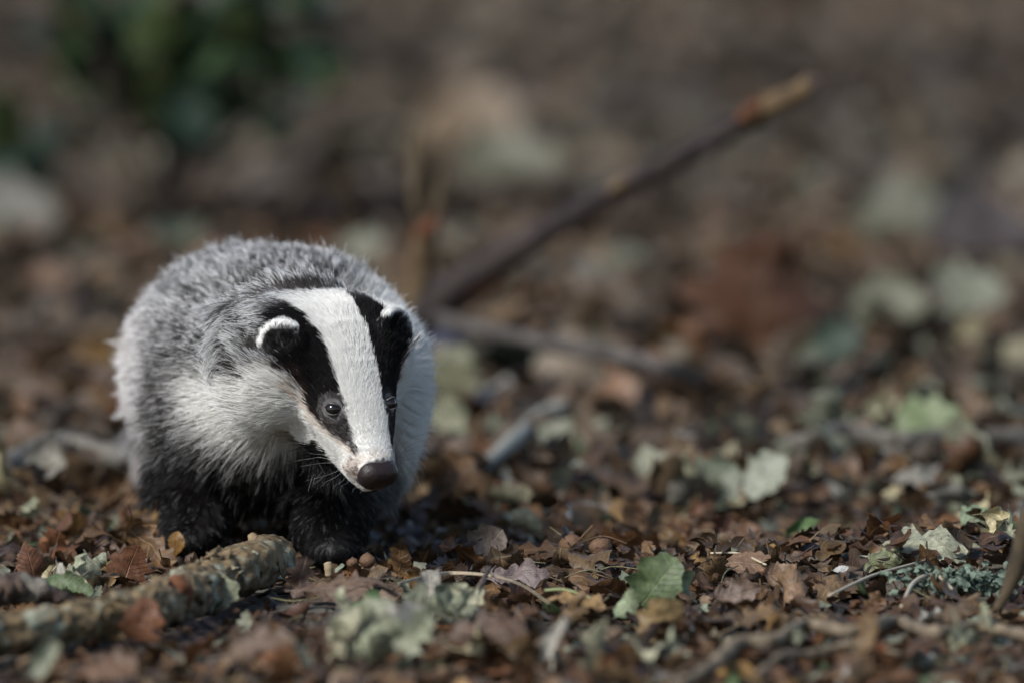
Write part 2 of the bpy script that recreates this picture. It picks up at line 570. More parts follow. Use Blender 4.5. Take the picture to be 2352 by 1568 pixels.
def litter(name, n, box, size, kinds, nst, ncol, ntemp, lift, tilt_lo, tilt_hi, r, pale_base=.06, green_base=.02, low=None, keep=None, far=0.0):
    x0, x1, y0, y1 = box
    x = r.uniform(x0, x1, n); y = r.uniform(y0, y1, n)
    # keep the log's and the paws' footprints free
    d = np.min(np.hypot(x[:, None] - LOGC[None, :, 0], y[:, None] - LOGC[None, :, 1]), 1)
    ly = np.interp(x, LOGC[:, 0], LOGC[:, 1])
    ok = (d > .012 + .3 * size[0]) & ~((d < .11) & (x < .12) & (y < ly) & (r.random(n) < (.8 if size[1] > .03 else .3)))
    dp = np.min(np.hypot(x[:, None] - PAWS[None, :, 0], y[:, None] - PAWS[None, :, 1]), 1)
    ok &= dp > .03
    if keep is not None: ok &= keep(x, y)
    x, y = x[ok], y[ok]; n = len(x)
    temps = [leaf_grid(kinds[k % len(kinds)], nst, ncol, r, 1.0, 1.2) for k in range(ntemp)]
    TV = np.stack([a[0] for a in temps]); TF = temps[0][1]; TL = np.stack([a[2] for a in temps])
    ti = r.integers(0, ntemp, n)
    p2 = np.stack([x, y, np.zeros(n)], 1)
    sz = size[0] + (size[1] - size[0]) * r.beta(1.6, 2.6, n)
    tl = np.radians(r.uniform(tilt_lo, tilt_hi, n))
    R = rand_rot(n, tl, r)
    z = ground_z(x, y) + r.uniform(lift[0], lift[1], n)
    clump = fbm(p2, 2.2, 2, 31)
    palep = pale_base * (1 + 5 * smooth(clump, .15, .8))
    greenp = green_base * (1 + 5 * smooth(fbm(p2, 3.1, 2, 77), .2, .8))
    u = r.random(n)
    ci = r.choice(len(BROWNS), n, p=BROWN_W / BROWN_W.sum())
    tone = fbm(p2, 1.3, 2, 55)
    col = BROWNS[ci] * (1 + .28 * tone[:, None])
    isp = u < palep; isg = (u > 1 - greenp)
    col[isp] = PALES[r.integers(0, len(PALES), isp.sum())]
    col[isg] = GREENS[r.integers(0, len(GREENS), isg.sum())]
    col[isp] *= .72
    col *= (r.uniform(.62, 1.28, n) ** 1.7)[:, None]
    col = col * (1 - far) + far * np.array([.072, .056, .038]) * (1 + .22 * np.stack([tone, tone + .35 * clump, tone + .1 * clump], 1)) * r.uniform(.8, 1.2, n)[:, None]  # distant leaves blend to dim brown: background woodland shade painted into their colour
    nv = TV.shape[1]
    V = np.einsum('nij,nvj->nvi', R, TV[ti]) * sz[:, None, None] + np.stack([x, y, z], 1)[:, None]
    if low is not None:
        zmin = V[:, :, 2].min(1)
        V[:, :, 2] += np.maximum(0, (z - low) - zmin)[:, None] * .7
    F = (TF[None] + (np.arange(n) * nv)[:, None, None]).reshape(-1, 4)
    C = np.ones((n, nv, 4)); C[:, :, :3] = np.clip(col, .01, .8)[:, None]
    o = link(name, mesh_data(name, V.reshape(-1, 3), F, M_LEAFN, True, {"col": C.reshape(-1, 4), "lc": TL[ti].reshape(-1, 3)}))
    tag(o, kind="stuff")
    return o


r = np.random.default_rng(21)
litter("leaf_litter", 13000, (-.78, .78, 7.75, 9.6), (.007, .021), ['frag', 'frag', 'oval'], 4, 3, 40, (-.003, .008), 0, 70, r, .045, .012)
litter("leaf_litter", 5200, (-.78, .78, 7.75, 9.6), (.018, .046), ['oak', 'frag', 'oak', 'oval'], 10, 5, 24, (-.004, .006), 0, 50, r, .03, .008, .004)
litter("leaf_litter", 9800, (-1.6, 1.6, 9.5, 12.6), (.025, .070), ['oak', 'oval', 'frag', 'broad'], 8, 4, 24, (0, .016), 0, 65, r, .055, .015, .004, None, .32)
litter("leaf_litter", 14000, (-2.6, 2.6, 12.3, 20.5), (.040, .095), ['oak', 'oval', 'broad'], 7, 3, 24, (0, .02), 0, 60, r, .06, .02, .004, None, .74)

def stalks():
    rr = np.random.default_rng(31)
    vs, fs, k0, cs = [], [], 0, []
    for k in range(520):
        x, y = rr.uniform(-.6, .6), rr.uniform(7.8, 10.2)
        if np.min(np.hypot(x - LOGC[:, 0], y - LOGC[:, 1])) < .04: continue
        L = rr.uniform(.012, .05); a = rr.uniform(0, 6.28)
        z = float(ground_z(np.array([x]), np.array([y]))[0]) + rr.uniform(.004, .014)
        d = np.array([math.cos(a), math.sin(a), rr.normal() * .25]) * L
        s_ = np.array([-math.sin(a), math.cos(a), rr.normal() * .8]) * L * rr.uniform(-.3, .3)
        q = np.array([x, y, z])
        v, f = tube([q - d / 2, q + s_, q + d / 2], [.0005, .0007, .0004], n=6, sides=4, cap=False)
        vs.append(v); fs.append(np.array(f) + k0); k0 += len(v)
        c = np.array([(.10, .06, .03), (.20, .15, .09), (.05, .03, .02), (.14, .13, .07)])[rr.integers(4)]
        cs.append(np.tile(np.append(c, 1), (len(v), 1)))
    V = np.concatenate(vs)
    o = link("stalk_litter", mesh_data("stalk_litter", V, np.concatenate(fs), M_LEAFN, True, {"col": np.concatenate(cs), "lc": np.full((len(V), 3), .5)}))
    tag(o, kind="stuff")


stalks()

# ---- single leaves ------------------------------------------------------------
TEMPL = {}
for kind, cnt in (('oak', 14), ('oval', 8), ('frag', 10), ('broad', 6)):
    TEMPL[kind] = []
    for k in range(cnt):
        nst, ncol = (22, 7) if kind != 'frag' else (9, 5)
        v, f, lc = leaf_grid(kind, nst, ncol, r, *((.8, 1.0) if k % 3 == 0 else (1.7, 1.7)))
        if kind != 'frag': v, f, lc = with_stalk(v, f, lc, nst, ncol, r)
        TEMPL[kind].append(mesh_data("dead_leaf", v, f, M_LEAF1, True, {"lc": lc}))

LANDMARKS = [((455, 1290), "the badger's far paw"), ((735, 1315), "the badger's near paw"), ((560, 1370), "the log's stub end"),
             ((300, 1450), "the log's middle"), ((60, 1500), "the log's thick end"), ((1500, 1370), "the lobed green leaf"),
             ((1080, 1385), "the bleached straw"), ((2130, 1300), "the big crumpled leaf"), ((850, 1400), "the small seedling"),
             ((1930, 1490), "the long root"), ((2190, 1345), "the lichen clump"), ((1200, 1050), "the pale stick"),
             ((2140, 1030), "the yellow green leaf"), ((1820, 1345), "the rolled tan leaf"), ((1750, 1130), "the white green leaf"),
             ((910, 1490), "the grey green pile"), ((1314, 1278), "the larger gall"), ((1700, 850), "the big rusty leaf"),
             ((200, 1110), "the half sunk stick"), ((1480, 830), "the low grey limb"), ((1000, 1010), "the whiskers")]
COLN = ["reddish brown", "mid brown", "dark brown", "dusty tan", "ochre", "dull purple brown", "grey brown", "rust coloured", "blackish brown", "pinkish tan"]
LABELS_SEEN = {}


def where(px, py):
    best = min(LANDMARKS, key=lambda l: (px - l[0][0]) ** 2 + ((py - l[0][1]) * 2.2) ** 2)
    dx, dy = px - best[0][0], (py - best[0][1]) * 2.2
    d = math.hypot(dx, dy)
    lv = 0 if d < 110 else (1 if d < 230 else 2)
    if abs(dy) > abs(dx):
        w = ("close ", "", "well ")[lv] + ("in front of" if dy > 0 else "behind")
    else:
        w = ("just ", "", "far ")[lv] + ("left of" if dx < 0 else "right of")
    return f"{w} {best[1]}"


def single_leaf(name, mesh, p, size, R, col, label, cat, group=None):
    o = bpy.data.objects.new(name, mesh)
    M = Matrix([list(row) for row in R]).to_4x4()
    o.matrix_world = Matrix.Translation(Vector(p)) @ M @ Matrix.Scale(size, 4)
    o.color = (col[0] * .80, col[1] * .76, col[2] * .70, 1)
    COL.objects.link(o)
    return tag(o, label, cat, group)


def size_word(size, lo, hi):
    t = (size - lo) / (hi - lo)
    return "small" if t < .33 else ("middling" if t < .66 else "large")


def scatter_single():
    """300 brown leaves that lie on top of the litter, most of them where the lens is sharp"""
    rr = np.random.default_rng(77)
    spots, used = [], set()
    tries = 0
    while len(spots) < 285 and tries < 20000:
        tries += 1
        if len(spots) < 190:
            px, py = rr.uniform(0, 2352), rr.uniform(1180, 1575)
        else:
            px, py = rr.uniform(0, 2352), rr.uniform(780, 1200)
        p = G(px, py)
        dl = np.min(np.hypot(p[0] - LOGC[:, 0], p[1] - LOGC[:, 1]))
        if dl < .036 or (dl < .12 and px < 600 and p[1] < np.interp(p[0], LOGC[:, 0], LOGC[:, 1])): continue
        if np.min(np.hypot(p[0] - PAWS[:, 0], p[1] - PAWS[:, 1])) < .05: continue
        if -.32 < p[0] < -.07 and 8.9 < p[1] < 9.5: continue
        if spots and min(math.hypot(px - a[0], (py - a[1]) * 3) for a in spots) < 34: continue
        near = py > 1180
        kind = rr.choice(['oak', 'oak', 'frag', 'oval', 'oak']) if near else rr.choice(['oak', 'oval', 'broad', 'oak'])
        lo, hi = (.026, .064) if near else (.040, .08)
        size = rr.uniform(lo, hi)
        tilt = math.radians(rr.uniform(4, 62))
        ci = rr.choice(len(BROWNS), p=BROWN_W / BROWN_W.sum())
        form = {'oak': 'lobed', 'oval': 'oval', 'broad': 'broad', 'frag': 'torn'}[kind]
        pose = "flat" if tilt < .35 else ("tilted" if tilt < .75 else "upturned")
        lab = f"{size_word(size, lo, hi)} {pose} {COLN[ci]} {form} leaf {where(px, py)}"
        if lab in used: continue
        used.add(lab)
        spots.append((px, py))
        me = TEMPL[kind][rr.integers(len(TEMPL[kind]))]
        if kind == 'frag': size *= .65
        R = rand_rot(1, np.array([tilt]), rr)[0]
        col = BROWNS[ci] * rr.uniform(.9, 1.45)
        single_leaf("dead_leaf", me, (p[0], p[1], p[2] + size * .24 * math.sin(tilt) - .002), size, R, col, lab, "leaf", "dead brown leaves on the forest floor")
    clus = [(900, 1490, 190, 45, 17), (1040, 1420, 70, 35, 7), (2290, 1235, 90, 40, 9), (190, 1350, 110, 24, 5), (2200, 1150, 120, 60, 8),
            (1640, 1150, 90, 30, 4), (1980, 1030, 170, 50, 4), (60, 1180, 160, 60, 3), (2060, 790, 200, 90, 4), (1500, 1500, 260, 50, 5), (1060, 900, 70, 110, 5),
            (1250, 1190, 160, 60, 4), (2200, 1430, 200, 60, 4)]
    for cx, cy, wx, wy, n in clus:
        k = 0
        while k < n:
            px = cx + rr.normal() * wx * .5; py = min(cy + rr.normal() * wy * .5, 1575)
            p = G(px, py)
            kind = rr.choice(['oak', 'broad', 'oval', 'frag'])
            lo, hi = ((.028, .058) if 700 < cx < 1100 else (.022, .048)) if py > 1150 else (.033, .07)
            size = rr.uniform(lo, hi)
            tilt = math.radians(rr.uniform(15, 80))
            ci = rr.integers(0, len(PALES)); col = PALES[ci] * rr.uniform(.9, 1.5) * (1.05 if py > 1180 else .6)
            nm = ["grey green", "pale sage", "dull sage", "silvery grey", "cream coloured"][ci]
            form = {'oak': 'lobed', 'oval': 'oval', 'broad': 'broad', 'frag': 'torn'}[kind]
            pose = "flat" if tilt < .5 else ("tilted" if tilt < .9 else "upright")
            lab = f"{size_word(size, lo, hi)} {pose} {nm} {form} leaf {where(px, py)}"
            if np.min(np.hypot(p[0] - LOGC[:, 0], p[1] - LOGC[:, 1])) < .03 or lab in used: continue
            used.add(lab); k += 1
            q_ = rr.integers(len(TEMPL[kind])); me = TEMPL[kind][q_ + 1 if q_ % 3 == 0 and q_ + 1 < len(TEMPL[kind]) else q_]
            R = rand_rot(1, np.array([tilt]), rr)[0]
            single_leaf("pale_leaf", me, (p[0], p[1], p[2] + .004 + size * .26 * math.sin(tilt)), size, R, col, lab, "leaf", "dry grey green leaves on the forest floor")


scatter_single()


def axes_rot(xdir, zdir):
    x = norm(xdir); z = np.asarray(zdir, float); z = norm(z - x * np.dot(x, z)); y = np.cross(z, x)
    return np.stack([x, y, z], 1)


def hero(name, px, py, size, kind, col, xdir, zdir, label, up=.01, seed=0, curl=.6, crumple=1.0, Y=None, wide=1.0, cat="leaf", nst=26, ncol=9):
    rr = np.random.default_rng(900 + seed)
    v, f, lc = leaf_grid(kind, nst, ncol, rr, curl, crumple)
    if kind != 'frag': v, f, lc = with_stalk(v, f, lc, nst, ncol, rr)
    if py > 1180: size *= .78; up *= .8
    v[:, 1] *= wide
    me = mesh_data(name, v, f, M_LEAF1, True, {"lc": lc})
    p = G(px, py) if Y is None else P(px, py, Y)
    return single_leaf(name, me, (p[0], p[1], p[2] + up), size, axes_rot(xdir, zdir), col, label, cat)


CAMV = (0, -1, .15)   # roughly towards the lens
hero("green_leaf", 1512, 1383, .062, 'broad', (.085, .125, .055), (.55, 0, .8), (-.1, -1, .35), "lobed green leaf standing upright with a pale curled edge", .020, 3, .45, .7)
hero("green_leaf", 1440, 1405, .040, 'oval', (.24, .30, .19), (.45, -.1, .85), (-.5, -1, .2), "rolled pale green leaf against the foot of the lobed green leaf", .010, 4, 1.6, .5)
hero("green_leaf", 1580, 1380, .030, 'oval', (.25, .31, .19), (.1, 0, 1), (.6, -1, .3), "curled pale green edge piece behind the lobed green leaf", .018, 5, 1.4, .5)
hero("pale_leaf", 2110, 1312, .100, 'broad', (.31, .33, .25), (1, 0, .1), (0, -.55, .8), "big pale crumpled leaf beside the lichen clump", .018, 7, .5, 1.6)
hero("pale_leaf", 2035, 1318, .046, 'broad', (.15, .175, .10), (.5, 0, .8), (-.4, -1, .3), "olive crumpled leaf at the tip of the big pale crumpled leaf", .010, 8, 1.0, 1.6)
hero("pale_leaf", 2260, 1300, .070, 'oak', (.24, .27, .20), (1, 0, .05), (0, -.5, .8), "long pale leaf lying past the lichen clump", .012, 9, .5, 1.3)
hero("green_leaf", 2250, 1240, .040, 'broad', (.17, .23, .15), (.8, .1, .5), (-.1, -1, .5), "dull green cupped leaf above the long pale leaf", .022, 10, .8, 1.0)
hero("pale_chip", 1932, 1325, .016, 'oval', (.42, .43, .44), (1, 0, .2), (0, -.7, .7), "small white flake lying in brown litter", .008, 11, .3, .3)
hero("dead_leaf", 1822, 1365, .052, 'oval', (.20, .13, .08), (.95, -.1, .35), (.1, -.9, .5), "rolled tan leaf with open edges near the white flake", .008, 12, 2.6, .5)
hero("dead_leaf", 1800, 1340, .046, 'oval', (.18, .115, .072), (.95, -.1, .25), (.1, -.7, .6), "tan leaf folded above the rolled tan leaf", .012, 13, 2.0, .5)
hero("dead_leaf", 1735, 1318, .062, 'oval', (.19, .125, .082), (1, 0, -.05), (0, -.55, .85), "flat tan oval leaf with a clear midrib", .010, 14, .3, .5)
hero("dead_leaf", 1690, 1385, .056, 'oak', (.14, .10, .08), (.9, 0, .25), (0, -.9, .5), "arched dark lobed leaf bridging a gap in the litter", .010, 15, 1.0, .8)
hero("dead_leaf", 2015, 1300, .036, 'frag', (.22, .17, .14), (.1, 0, 1), (.4, -1, .1), "twisted grey brown leaf scrap standing near the pale leaf", .018, 16, 1.8, 1.0)
hero("dead_leaf", 1655, 1248, .040, 'frag', (.09, .04, .025), (.3, 0, 1), (.3, -1, .2), "small dark red leaf piece standing on end", .012, 17, 1.0, .8)
hero("green_leaf", 1845, 1235, .040, 'oval', (.075,.14,.045), (.9, .1, .35), (.1, -1, .4), "fresh green folded leaf on the litter ridge", .012, 18, 1.9, .5)
hero("dead_leaf", 775, 1385, .072, 'oak', (.125, .085, .060), (1, -.1, .06), (0, -.6, .8), "large brown oak leaf by the near paw", .014, 19, .4, .8)
hero("dead_leaf", 690, 1360, .050, 'oak', (.10, .068, .055), (.2, -.1, 1), (.3, -1, .1), "dull lobed leaf standing beside the large brown oak leaf", .012, 20, .8, .8)
hero("dead_leaf", 330, 1450, .044, 'broad', (.15, .066, .034), (.3, 0, 1), (0, -1, .15), "rust orange leaf standing in front of the log", .012, 21, .35, .7)
hero("dead_leaf", 300, 1322, .044, 'broad', (.14, .062, .032), (.4, 0, 1), (.2, -1, .15), "orange brown leaf standing behind the log", .012, 22, .5, .7)
hero("dead_leaf", 68, 1330, .044, 'oval', (.13, .058, .030), (-.35, 0, 1), (.3, -1, .1), "upright oval rusty leaf behind the thick end of the log", .016, 23, .5, .4)
hero("dead_leaf", 405, 1270, .026, 'oval', (.22, .12, .035), (.1, 0, 1), (0, -1, .3), "golden orange leaf beside the far paw", .010, 24, .4, .6)
hero("dead_leaf", 595, 1335, .032, 'oval', (.09, .045, .032), (-.2, 0, 1), (.8, -1, 0), "thin dark red leaf leaning on the stub end of the log", .012, 25, 1.8, .5)
hero("pale_leaf", 630, 1325, .030, 'oval', (.40, .45, .36), (-.4, 0, 1), (.3, -1, .1), "tightly rolled pale leaf by the stub end of the log", .010, 26, 3.4, .2)
hero("pale_leaf", 515, 1392, .036, 'broad', (.25, .27, .18), (.8, 0, .45), (.0, -.9, .5), "pale green cupped leaf in front of the log", .014, 27, 1.6, .6)
hero("green_leaf", 125, 1372, .040, 'broad', (.085, .125, .055), (.9, 0, .2), (.1, -.8, .6), "green cupped leaf behind the log near its dark bark strip", .012, 28, 1.0, .6)
hero("green_leaf", 175, 1378, .036, 'broad', (.11, .155, .08), (.9, 0, -.1), (.1, -.7, .7), "green cupped leaf touching the back of the log", .012, 29, 1.0, .6)
hero("pale_leaf", 205, 1340, .048, 'oval', (.19, .22, .16), (.7, 0, .6), (.3, -1, .3), "grey green leaf rolled to a point behind the log", .014, 30, 2.4, .5)
hero("dead_leaf", 1110, 1290, .056, 'broad', (.22, .18, .16), (.5, 0, .55), (.0, -.8, .7), "grey brown arched leaf with a light sheen", .014, 31, 1.3, .6)
hero("dead_leaf", 1280, 1255, .056, 'oak', (.10,.06,.036), (.15, 0, 1), (0, -1, .2), "tall brown lobed leaf standing behind the larger oak gall", .022, 32, .5, .9)
hero("dead_leaf", 1190, 1352, .062, 'oak', (.14, .11, .11), (1, 0, .1), (-.1, -.75, .65), "purple grey crumpled lobed leaf above the bleached straw", .014, 33, .7, 1.4)
hero("dead_leaf", 1325, 1405, .058, 'oak', (.25, .165, .075), (1, -.1, -.15), (0, -.5, .85), "golden tan lobed leaf near the end of the straw", .010, 34, .5, .8)
hero("dead_leaf", 1120, 1500, .075, 'oak', (.095, .060, .042), (1, 0, .05), (0, -.7, .6), "large brown crumpled leaf in the blurred foreground", .020, 35, .6, 1.3)
hero("dead_leaf", 1520, 1450, .050, 'broad', (.24, .17, .08), (.2, 0, 1), (.1, -1, .1), "yellow tan crumpled leaf under the lobed green leaf", .010, 36, 1.0, 1.5)
hero("dead_leaf", 2010, 1545, .045, 'oak', (.17,.065,.032), (.3, 0, 1), (.1, -1, .1), "orange leaf standing in front of the long root", .010, 37, .6, 1.0)
hero("dead_leaf", 590, 1530, .07, 'oak', (.12, .082, .060), (1, -.1, .3), (-.3, -.8, .5), "big blurred tan leaf in the near foreground", .020, 38, .7, 1.0)
hero("dead_leaf", 240, 1562, .06, 'oak', (.12, .068, .040), (1, 0, .15), (0, -.7, .6), "wide blurred pinkish leaf at the bottom edge", .010, 39, .7, 1.0)
hero("pale_leaf", 105, 1548, .04, 'broad', (.21, .235, .18), (.7, 0, .6), (0, -.9, .5), "pale leaf with a dark hole below the thick end of the log", .014, 40, 1.4, .9)
hero("pale_leaf", 955, 1450, .060, 'oak', (.29, .315, .24), (.15, 0, 1), (.2, -1, .1), "tall pale leaf standing in the grey green pile", .018, 41, 1.0, 1.0)
hero("pale_leaf", 880, 1505, .062, 'broad', (.26, .27, .21), (1, 0, .05), (0, -.9, .5), "wide cupped grey green leaf at the bottom of the pile", .014, 42, 1.3, 1.0)
hero("pale_leaf", 800, 1500, .05, 'oak', (.29,.28,.20), (.7, 0, .7), (-.2, -.9, .4), "cream leaf at the edge of the grey green pile", .016, 43, .9, 1.0)
hero("pale_leaf", 1045, 1415, .046, 'broad', (.22, .25, .19), (.7, 0, -.5), (.1, -1, .3), "curled pale leaf over dark green beside the small seedling", .016, 44, 1.2, 1.2)
# softer ones farther back
hero("pale_leaf", 1760, 1150, .046, 'broad', (.27, .30, .25), (.7, 0, .55), (-.1, -.8, .7), "whitish green humped leaf on the far slope", .022, 51, 1.0, .9)
hero("pale_leaf", 1640, 1165, .052, 'broad', (.15, .18, .135), (.6, 0, .6), (-.2, -1, .4), "sage green leaf beside the whitish humped leaf", .020, 52, .9, 1.0)
hero("green_leaf", 2140, 1040, .062, 'broad', (.15, .20, .10), (1, 0, .1), (0, -1, .35), "bright yellow green leaf beyond the litter ridge", .024, 53, .3, .6)
hero("pale_leaf", 2015, 985, .042, 'oval', (.25, .25, .16), (.8, 0, .4), (0, -.8, .6), "cream yellow curved leaf behind the yellow green leaf", .018, 54, 1.6, .7)
hero("pale_leaf", 1900, 1000, .040, 'oval', (.30, .31, .20), (.8, 0, .1), (0, -.8, .6), "small cream leaf on the weathered grey stick", .016, 55, 1.0, .7)
hero("dead_leaf", 1012, 852, .078, 'oval', (.055, .06, .11), (.85, 0, -.5), (.2, -.9, .4), "slate blue oval leaf behind the badger", .022, 56, .3, .3)
hero("dead_leaf", 1740, 800, .15, 'broad', (.085, .038, .020), (.15, 0, 1), (.2, -1, .2), "big rusty leaf standing far behind", .040, 57, .6, .8)
hero("green_leaf", 1925, 838, .05, 'broad', (.03, .055, .038), (1, 0, .1), (0, -.9, .5), "blue green leaf far behind on brown litter", .022, 58, .5, .4)
hero("pale_leaf", 1035, 925, .06, 'broad', (.13, .135, .085), (.3, 0, .9), (-.2, -1, .3), "yellowish pale leaf standing beside the badger's flank", .026, 59, .5, .8)
hero("pale_leaf", 1010, 1010, .055, 'broad', (.19, .20, .13), (.6, 0, .6), (0, -1, .5), "pale yellow leaf close behind the whiskers", .016, 60, .6, .8)
hero("dead_leaf", 1310, 890, .070, 'broad', (.19, .155, .12), (.5, 0, .8), (0, -1, .5), "pale buff leaf lit beyond the pale stick", .022, 61, .5, .8)
hero("dead_leaf", 1440, 940, .085, 'oak', (.19, .11, .068), (.7, 0, .6), (0, -.9, .5), "warm tan leaf leaning in the soft middle ground", .026, 62, .6, .8)
hero("dead_leaf", 1330, 1195, .060, 'oval', (.20, .215, .225), (1, 0, .05), (0, -.5, .8), "bluish grey leaf lying flat behind the litter ridge", .010, 63, .6, .6)
hero("pale_leaf", 30, 560, .11, 'broad', (.105, .105, .092), (1, 0, .1), (0, -.7, .7), "pale grey blur of a leaf at the far left", .03, 64, .5, .6)
hero("pale_leaf", 2090, 560, .11, 'broad', (.10, .105, .078), (1, 0, .1), (0, -.7, .7), "pale green leaf far behind below the branch tip", .03, 65, .5, .6)
hero("pale_leaf", 1180, 440, .12, 'broad', (.115, .118, .085), (1, 0, .1), (0, -.7, .7), "pale sage leaf far behind the forked stub", .03, 66, .5, .6)
hero("dead_leaf", 1080, 345, .13, 'broad', (.145, .105, .065), (1, 0, .1), (0, -.7, .7), "warm tan leaf far behind the forked stub", .03, 67, .5, .6)
hero("pale_leaf", 2230, 750, .08, 'broad', (.13,.145,.11), (1, 0, .1), (0, -.8, .6), "pale leaf among green ones at the far right", .03, 68, .5, .6)
hero("pale_leaf", 2040, 775, .08, 'broad', (.12,.13,.09), (1, 0, .1), (0, -.8, .6), "soft sage leaf behind the blue green leaf", .03, 69, .5, .6)
hero("dead_leaf", 2270, 600, .12, 'broad', (.045, .038, .040), (1, 0, 0), (0, -.6, .7), "dark bluish leaf far behind at the right", .03, 70, .4, .4)


# ------------------------------------------------------------------ the log
def build_log():
    root = empty("bark_log", Vector(LOGC[40] - np.array([0, 0, .018])), "crooked bark log with lichen lying in front of the badger's paw", "log")
    org = np.array(root.location)
    n, sides = 190, 56
    c = catmull(LOG, n)
    rad = np.interp(np.linspace(0, 1, n + 1), np.linspace(0, 1, len(LOG_R)), LOG_R)
    tan = norm(np.gradient(c, axis=0))
    verts = []
    ang = np.linspace(0, 2 * math.pi, sides, endpoint=False)
    for k in range(n + 1):
        a = norm(np.cross(tan[k], [0, 0, 1])); b = np.cross(a, tan[k])
        dirs = np.cos(ang)[:, None] * a + np.sin(ang)[:, None] * b
        rr = np.full(sides, rad[k])
        t = k / n
        if t > .975: rr = rr * math.sqrt(max(.0, 1 - ((t - .975) / .027) ** 2)) * 1.0
        q = c[k] + dirs * rad[k]
        rr = rr * (1 + .13 * fbm(q, 28, 2, 3)) + .0022 * fbm(q * np.array([1, .5, 1]), 170, 3, 8) * (t < .99)
        # stepped bark plates
        pl = vnoise(q * np.array([1, .45, 1.4]), 95, 41)
        rr = rr + .0022 * smooth(pl, .05, .15)
        hole = np.exp(-np.sum((q - (LOGC[47] + np.array([.004, -.018, -.001]))) ** 2, 1) / .012 ** 2)
        rr = rr - .008 * hole
        verts.append(c[k] + dirs * rr[:, None])
    v = np.concatenate(verts) - org
    i, j = np.meshgrid(np.arange(n), np.arange(sides), indexing='ij')
    a = (i * sides + j).ravel(); b = (i * sides + (j + 1) % sides).ravel()
    f = np.stack([a, b, b + sides, a + sides], 1)
    link("trunk", mesh_data("trunk", v, f, M_BARK), root)
    # knot stub
    k0 = LOGC[34]
    v_, f_ = tube([k0 + np.array([.004, -.008, .002]), k0 + np.array([.005, -.020, .010]), k0 + np.array([.006, -.027, .016])], [.012, .011, .0085], n=14, sides=18, rough=.28, rscale=220, seed=4)
    s = link("knot", mesh_data("knot", v_ - org, f_, M_RUST), root)
    s["label"] = "reddish broken knot"
    rr = np.random.default_rng(8)
    for k in range(46):
        t = rr.integers(18, 58)
        a = norm(np.cross(norm(LOGC[min(t + 1, 60)] - LOGC[t - 1]), [0, 0, 1])); b = np.array([0, 0, 1.0])
        an = rr.uniform(-2.6, .9) if rr.random() < .7 else rr.uniform(.9, 2.6)
        d = norm(-a * math.cos(an) * -1 + b * abs(math.sin(an)) * (1 if rr.random() < .8 else .2))
        if d[1] > 0: d[1] *= -1
        R0 = np.interp(t / 60, np.linspace(0, 1, len(LOG_R)), LOG_R)
        p = LOGC[t] + d * (R0 + .001)
        gv, gf, gl = leaf_grid('frag', 6, 4, rr, .7, 1.0)
        ax = norm(LOGC[min(t + 1, 60)] - LOGC[t - 1]) + .4 * rr.normal(size=3)
        Rm = axes_rot(ax, d + .35 * rr.normal(size=3))
        vv = gv * rr.uniform(.008, .016)
        n_ = len(vv)
        th = np.array([0, 0, -.0009])
        vv = np.vstack([vv, vv + th])
        ff = gf.tolist() + [[q + n_ for q in reversed(g)] for g in gf.tolist()]
        nst, ncol = 6, 4
        rim = [q for q in range(ncol)] + [ (q + 1) * ncol - 1 for q in range(1, nst)] + [(nst - 1) * ncol + q for q in range(ncol - 2, -1, -1)] + [q * ncol for q in range(nst - 2, 0, -1)]
        for u_ in range(len(rim)):
            w_ = (u_ + 1) % len(rim)
            ff.append([rim[u_], rim[w_], rim[w_] + n_, rim[u_] + n_])
        vv = vv @ Rm.T + p - org
        link("bark_flake", mesh_data("bark_flake", vv, ff, M_FLAKE), root)


build_log()

# strip of dark bark behind the log's left end
a = G(-60, 1400); b = G(175, 1402)
tube_obj("bark_strip", [a + [0, .0, .012], (a + b) / 2 + [0, .004, .016], b + [0, 0, .006]], [.010, .011, .004], M_DARKBARK, n=40, sides=14, rough=.5, rscale=160, seed=2)
tag(bpy.data.objects["bark_strip"], "dark ragged strip of bark behind the thick end of the log", "bark")

# ------------------------------------------------------------------ sticks, branches
def stick(name, pts, radii, mat, label, cat, **kw):
    o = tube_obj(name, pts, radii, mat, **kw)
    return tag(o, label, cat)


def grow(px, py, up=0.0):
    p = G(px, py); return p + np.array([0, 0, up])


# dead branch leaning up behind the badger; its foot is hidden behind the badger
base = G(900, 858)
br = empty("dead_branch", Vector(base), "long dark dead branch leaning up behind the badger with a bare ochre tip", "branch")
bo = np.array(br.location)


def bp(px, py, Y=10.3):
    return P(px, py, Y) - bo


tube_obj("limb", [np.zeros(3), bp(930, 800, 10.38), bp(968, 738, 10.38), bp(1035, 668, 10.37), bp(1130, 608, 10.35), bp(1290, 508, 10.32), bp(1420, 435, 10.3), bp(1560, 362, 10.27), bp(1680, 295, 10.25), bp(1745, 262, 10.23)],
         [.0155, .0165, .0160, .0150, .0135, .0120, .0112, .0108, .0106, .0104], M_BRANCH, br, n=70, sides=14, rough=.16, rscale=40, seed=3)
tube_obj("limb_tip", [bp(1725, 272, 10.23), bp(1780, 238, 10.22), bp(1830, 215, 10.21), bp(1862, 196, 10.2)], [.0105, .0120, .0115, .009], M_OCHRE, br, n=24, sides=12, rough=.25, rscale=60, seed=5)
tube_obj("bark_patch", [bp(1700, 275, 10.23), bp(1735, 250, 10.22), bp(1765, 240, 10.22)], [.005, .0075, .005], M_RUST, br, n=14, sides=8, rough=.3, rscale=60)
tube_obj("broken_end", [bp(1858, 198, 10.2), bp(1872, 192, 10.2), bp(1882, 200, 10.2)], [.0085, .0075, .004], M_DARKBARK, br, n=8, sides=8, rough=.4, rscale=60)
tube_obj("bark_patch", [bp(1400, 438, 10.28), bp(1420, 425, 10.28), bp(1438, 428, 10.28)], [.003, .0065, .003], M_OCHRE, br, n=12, sides=8, rough=.3, rscale=60)
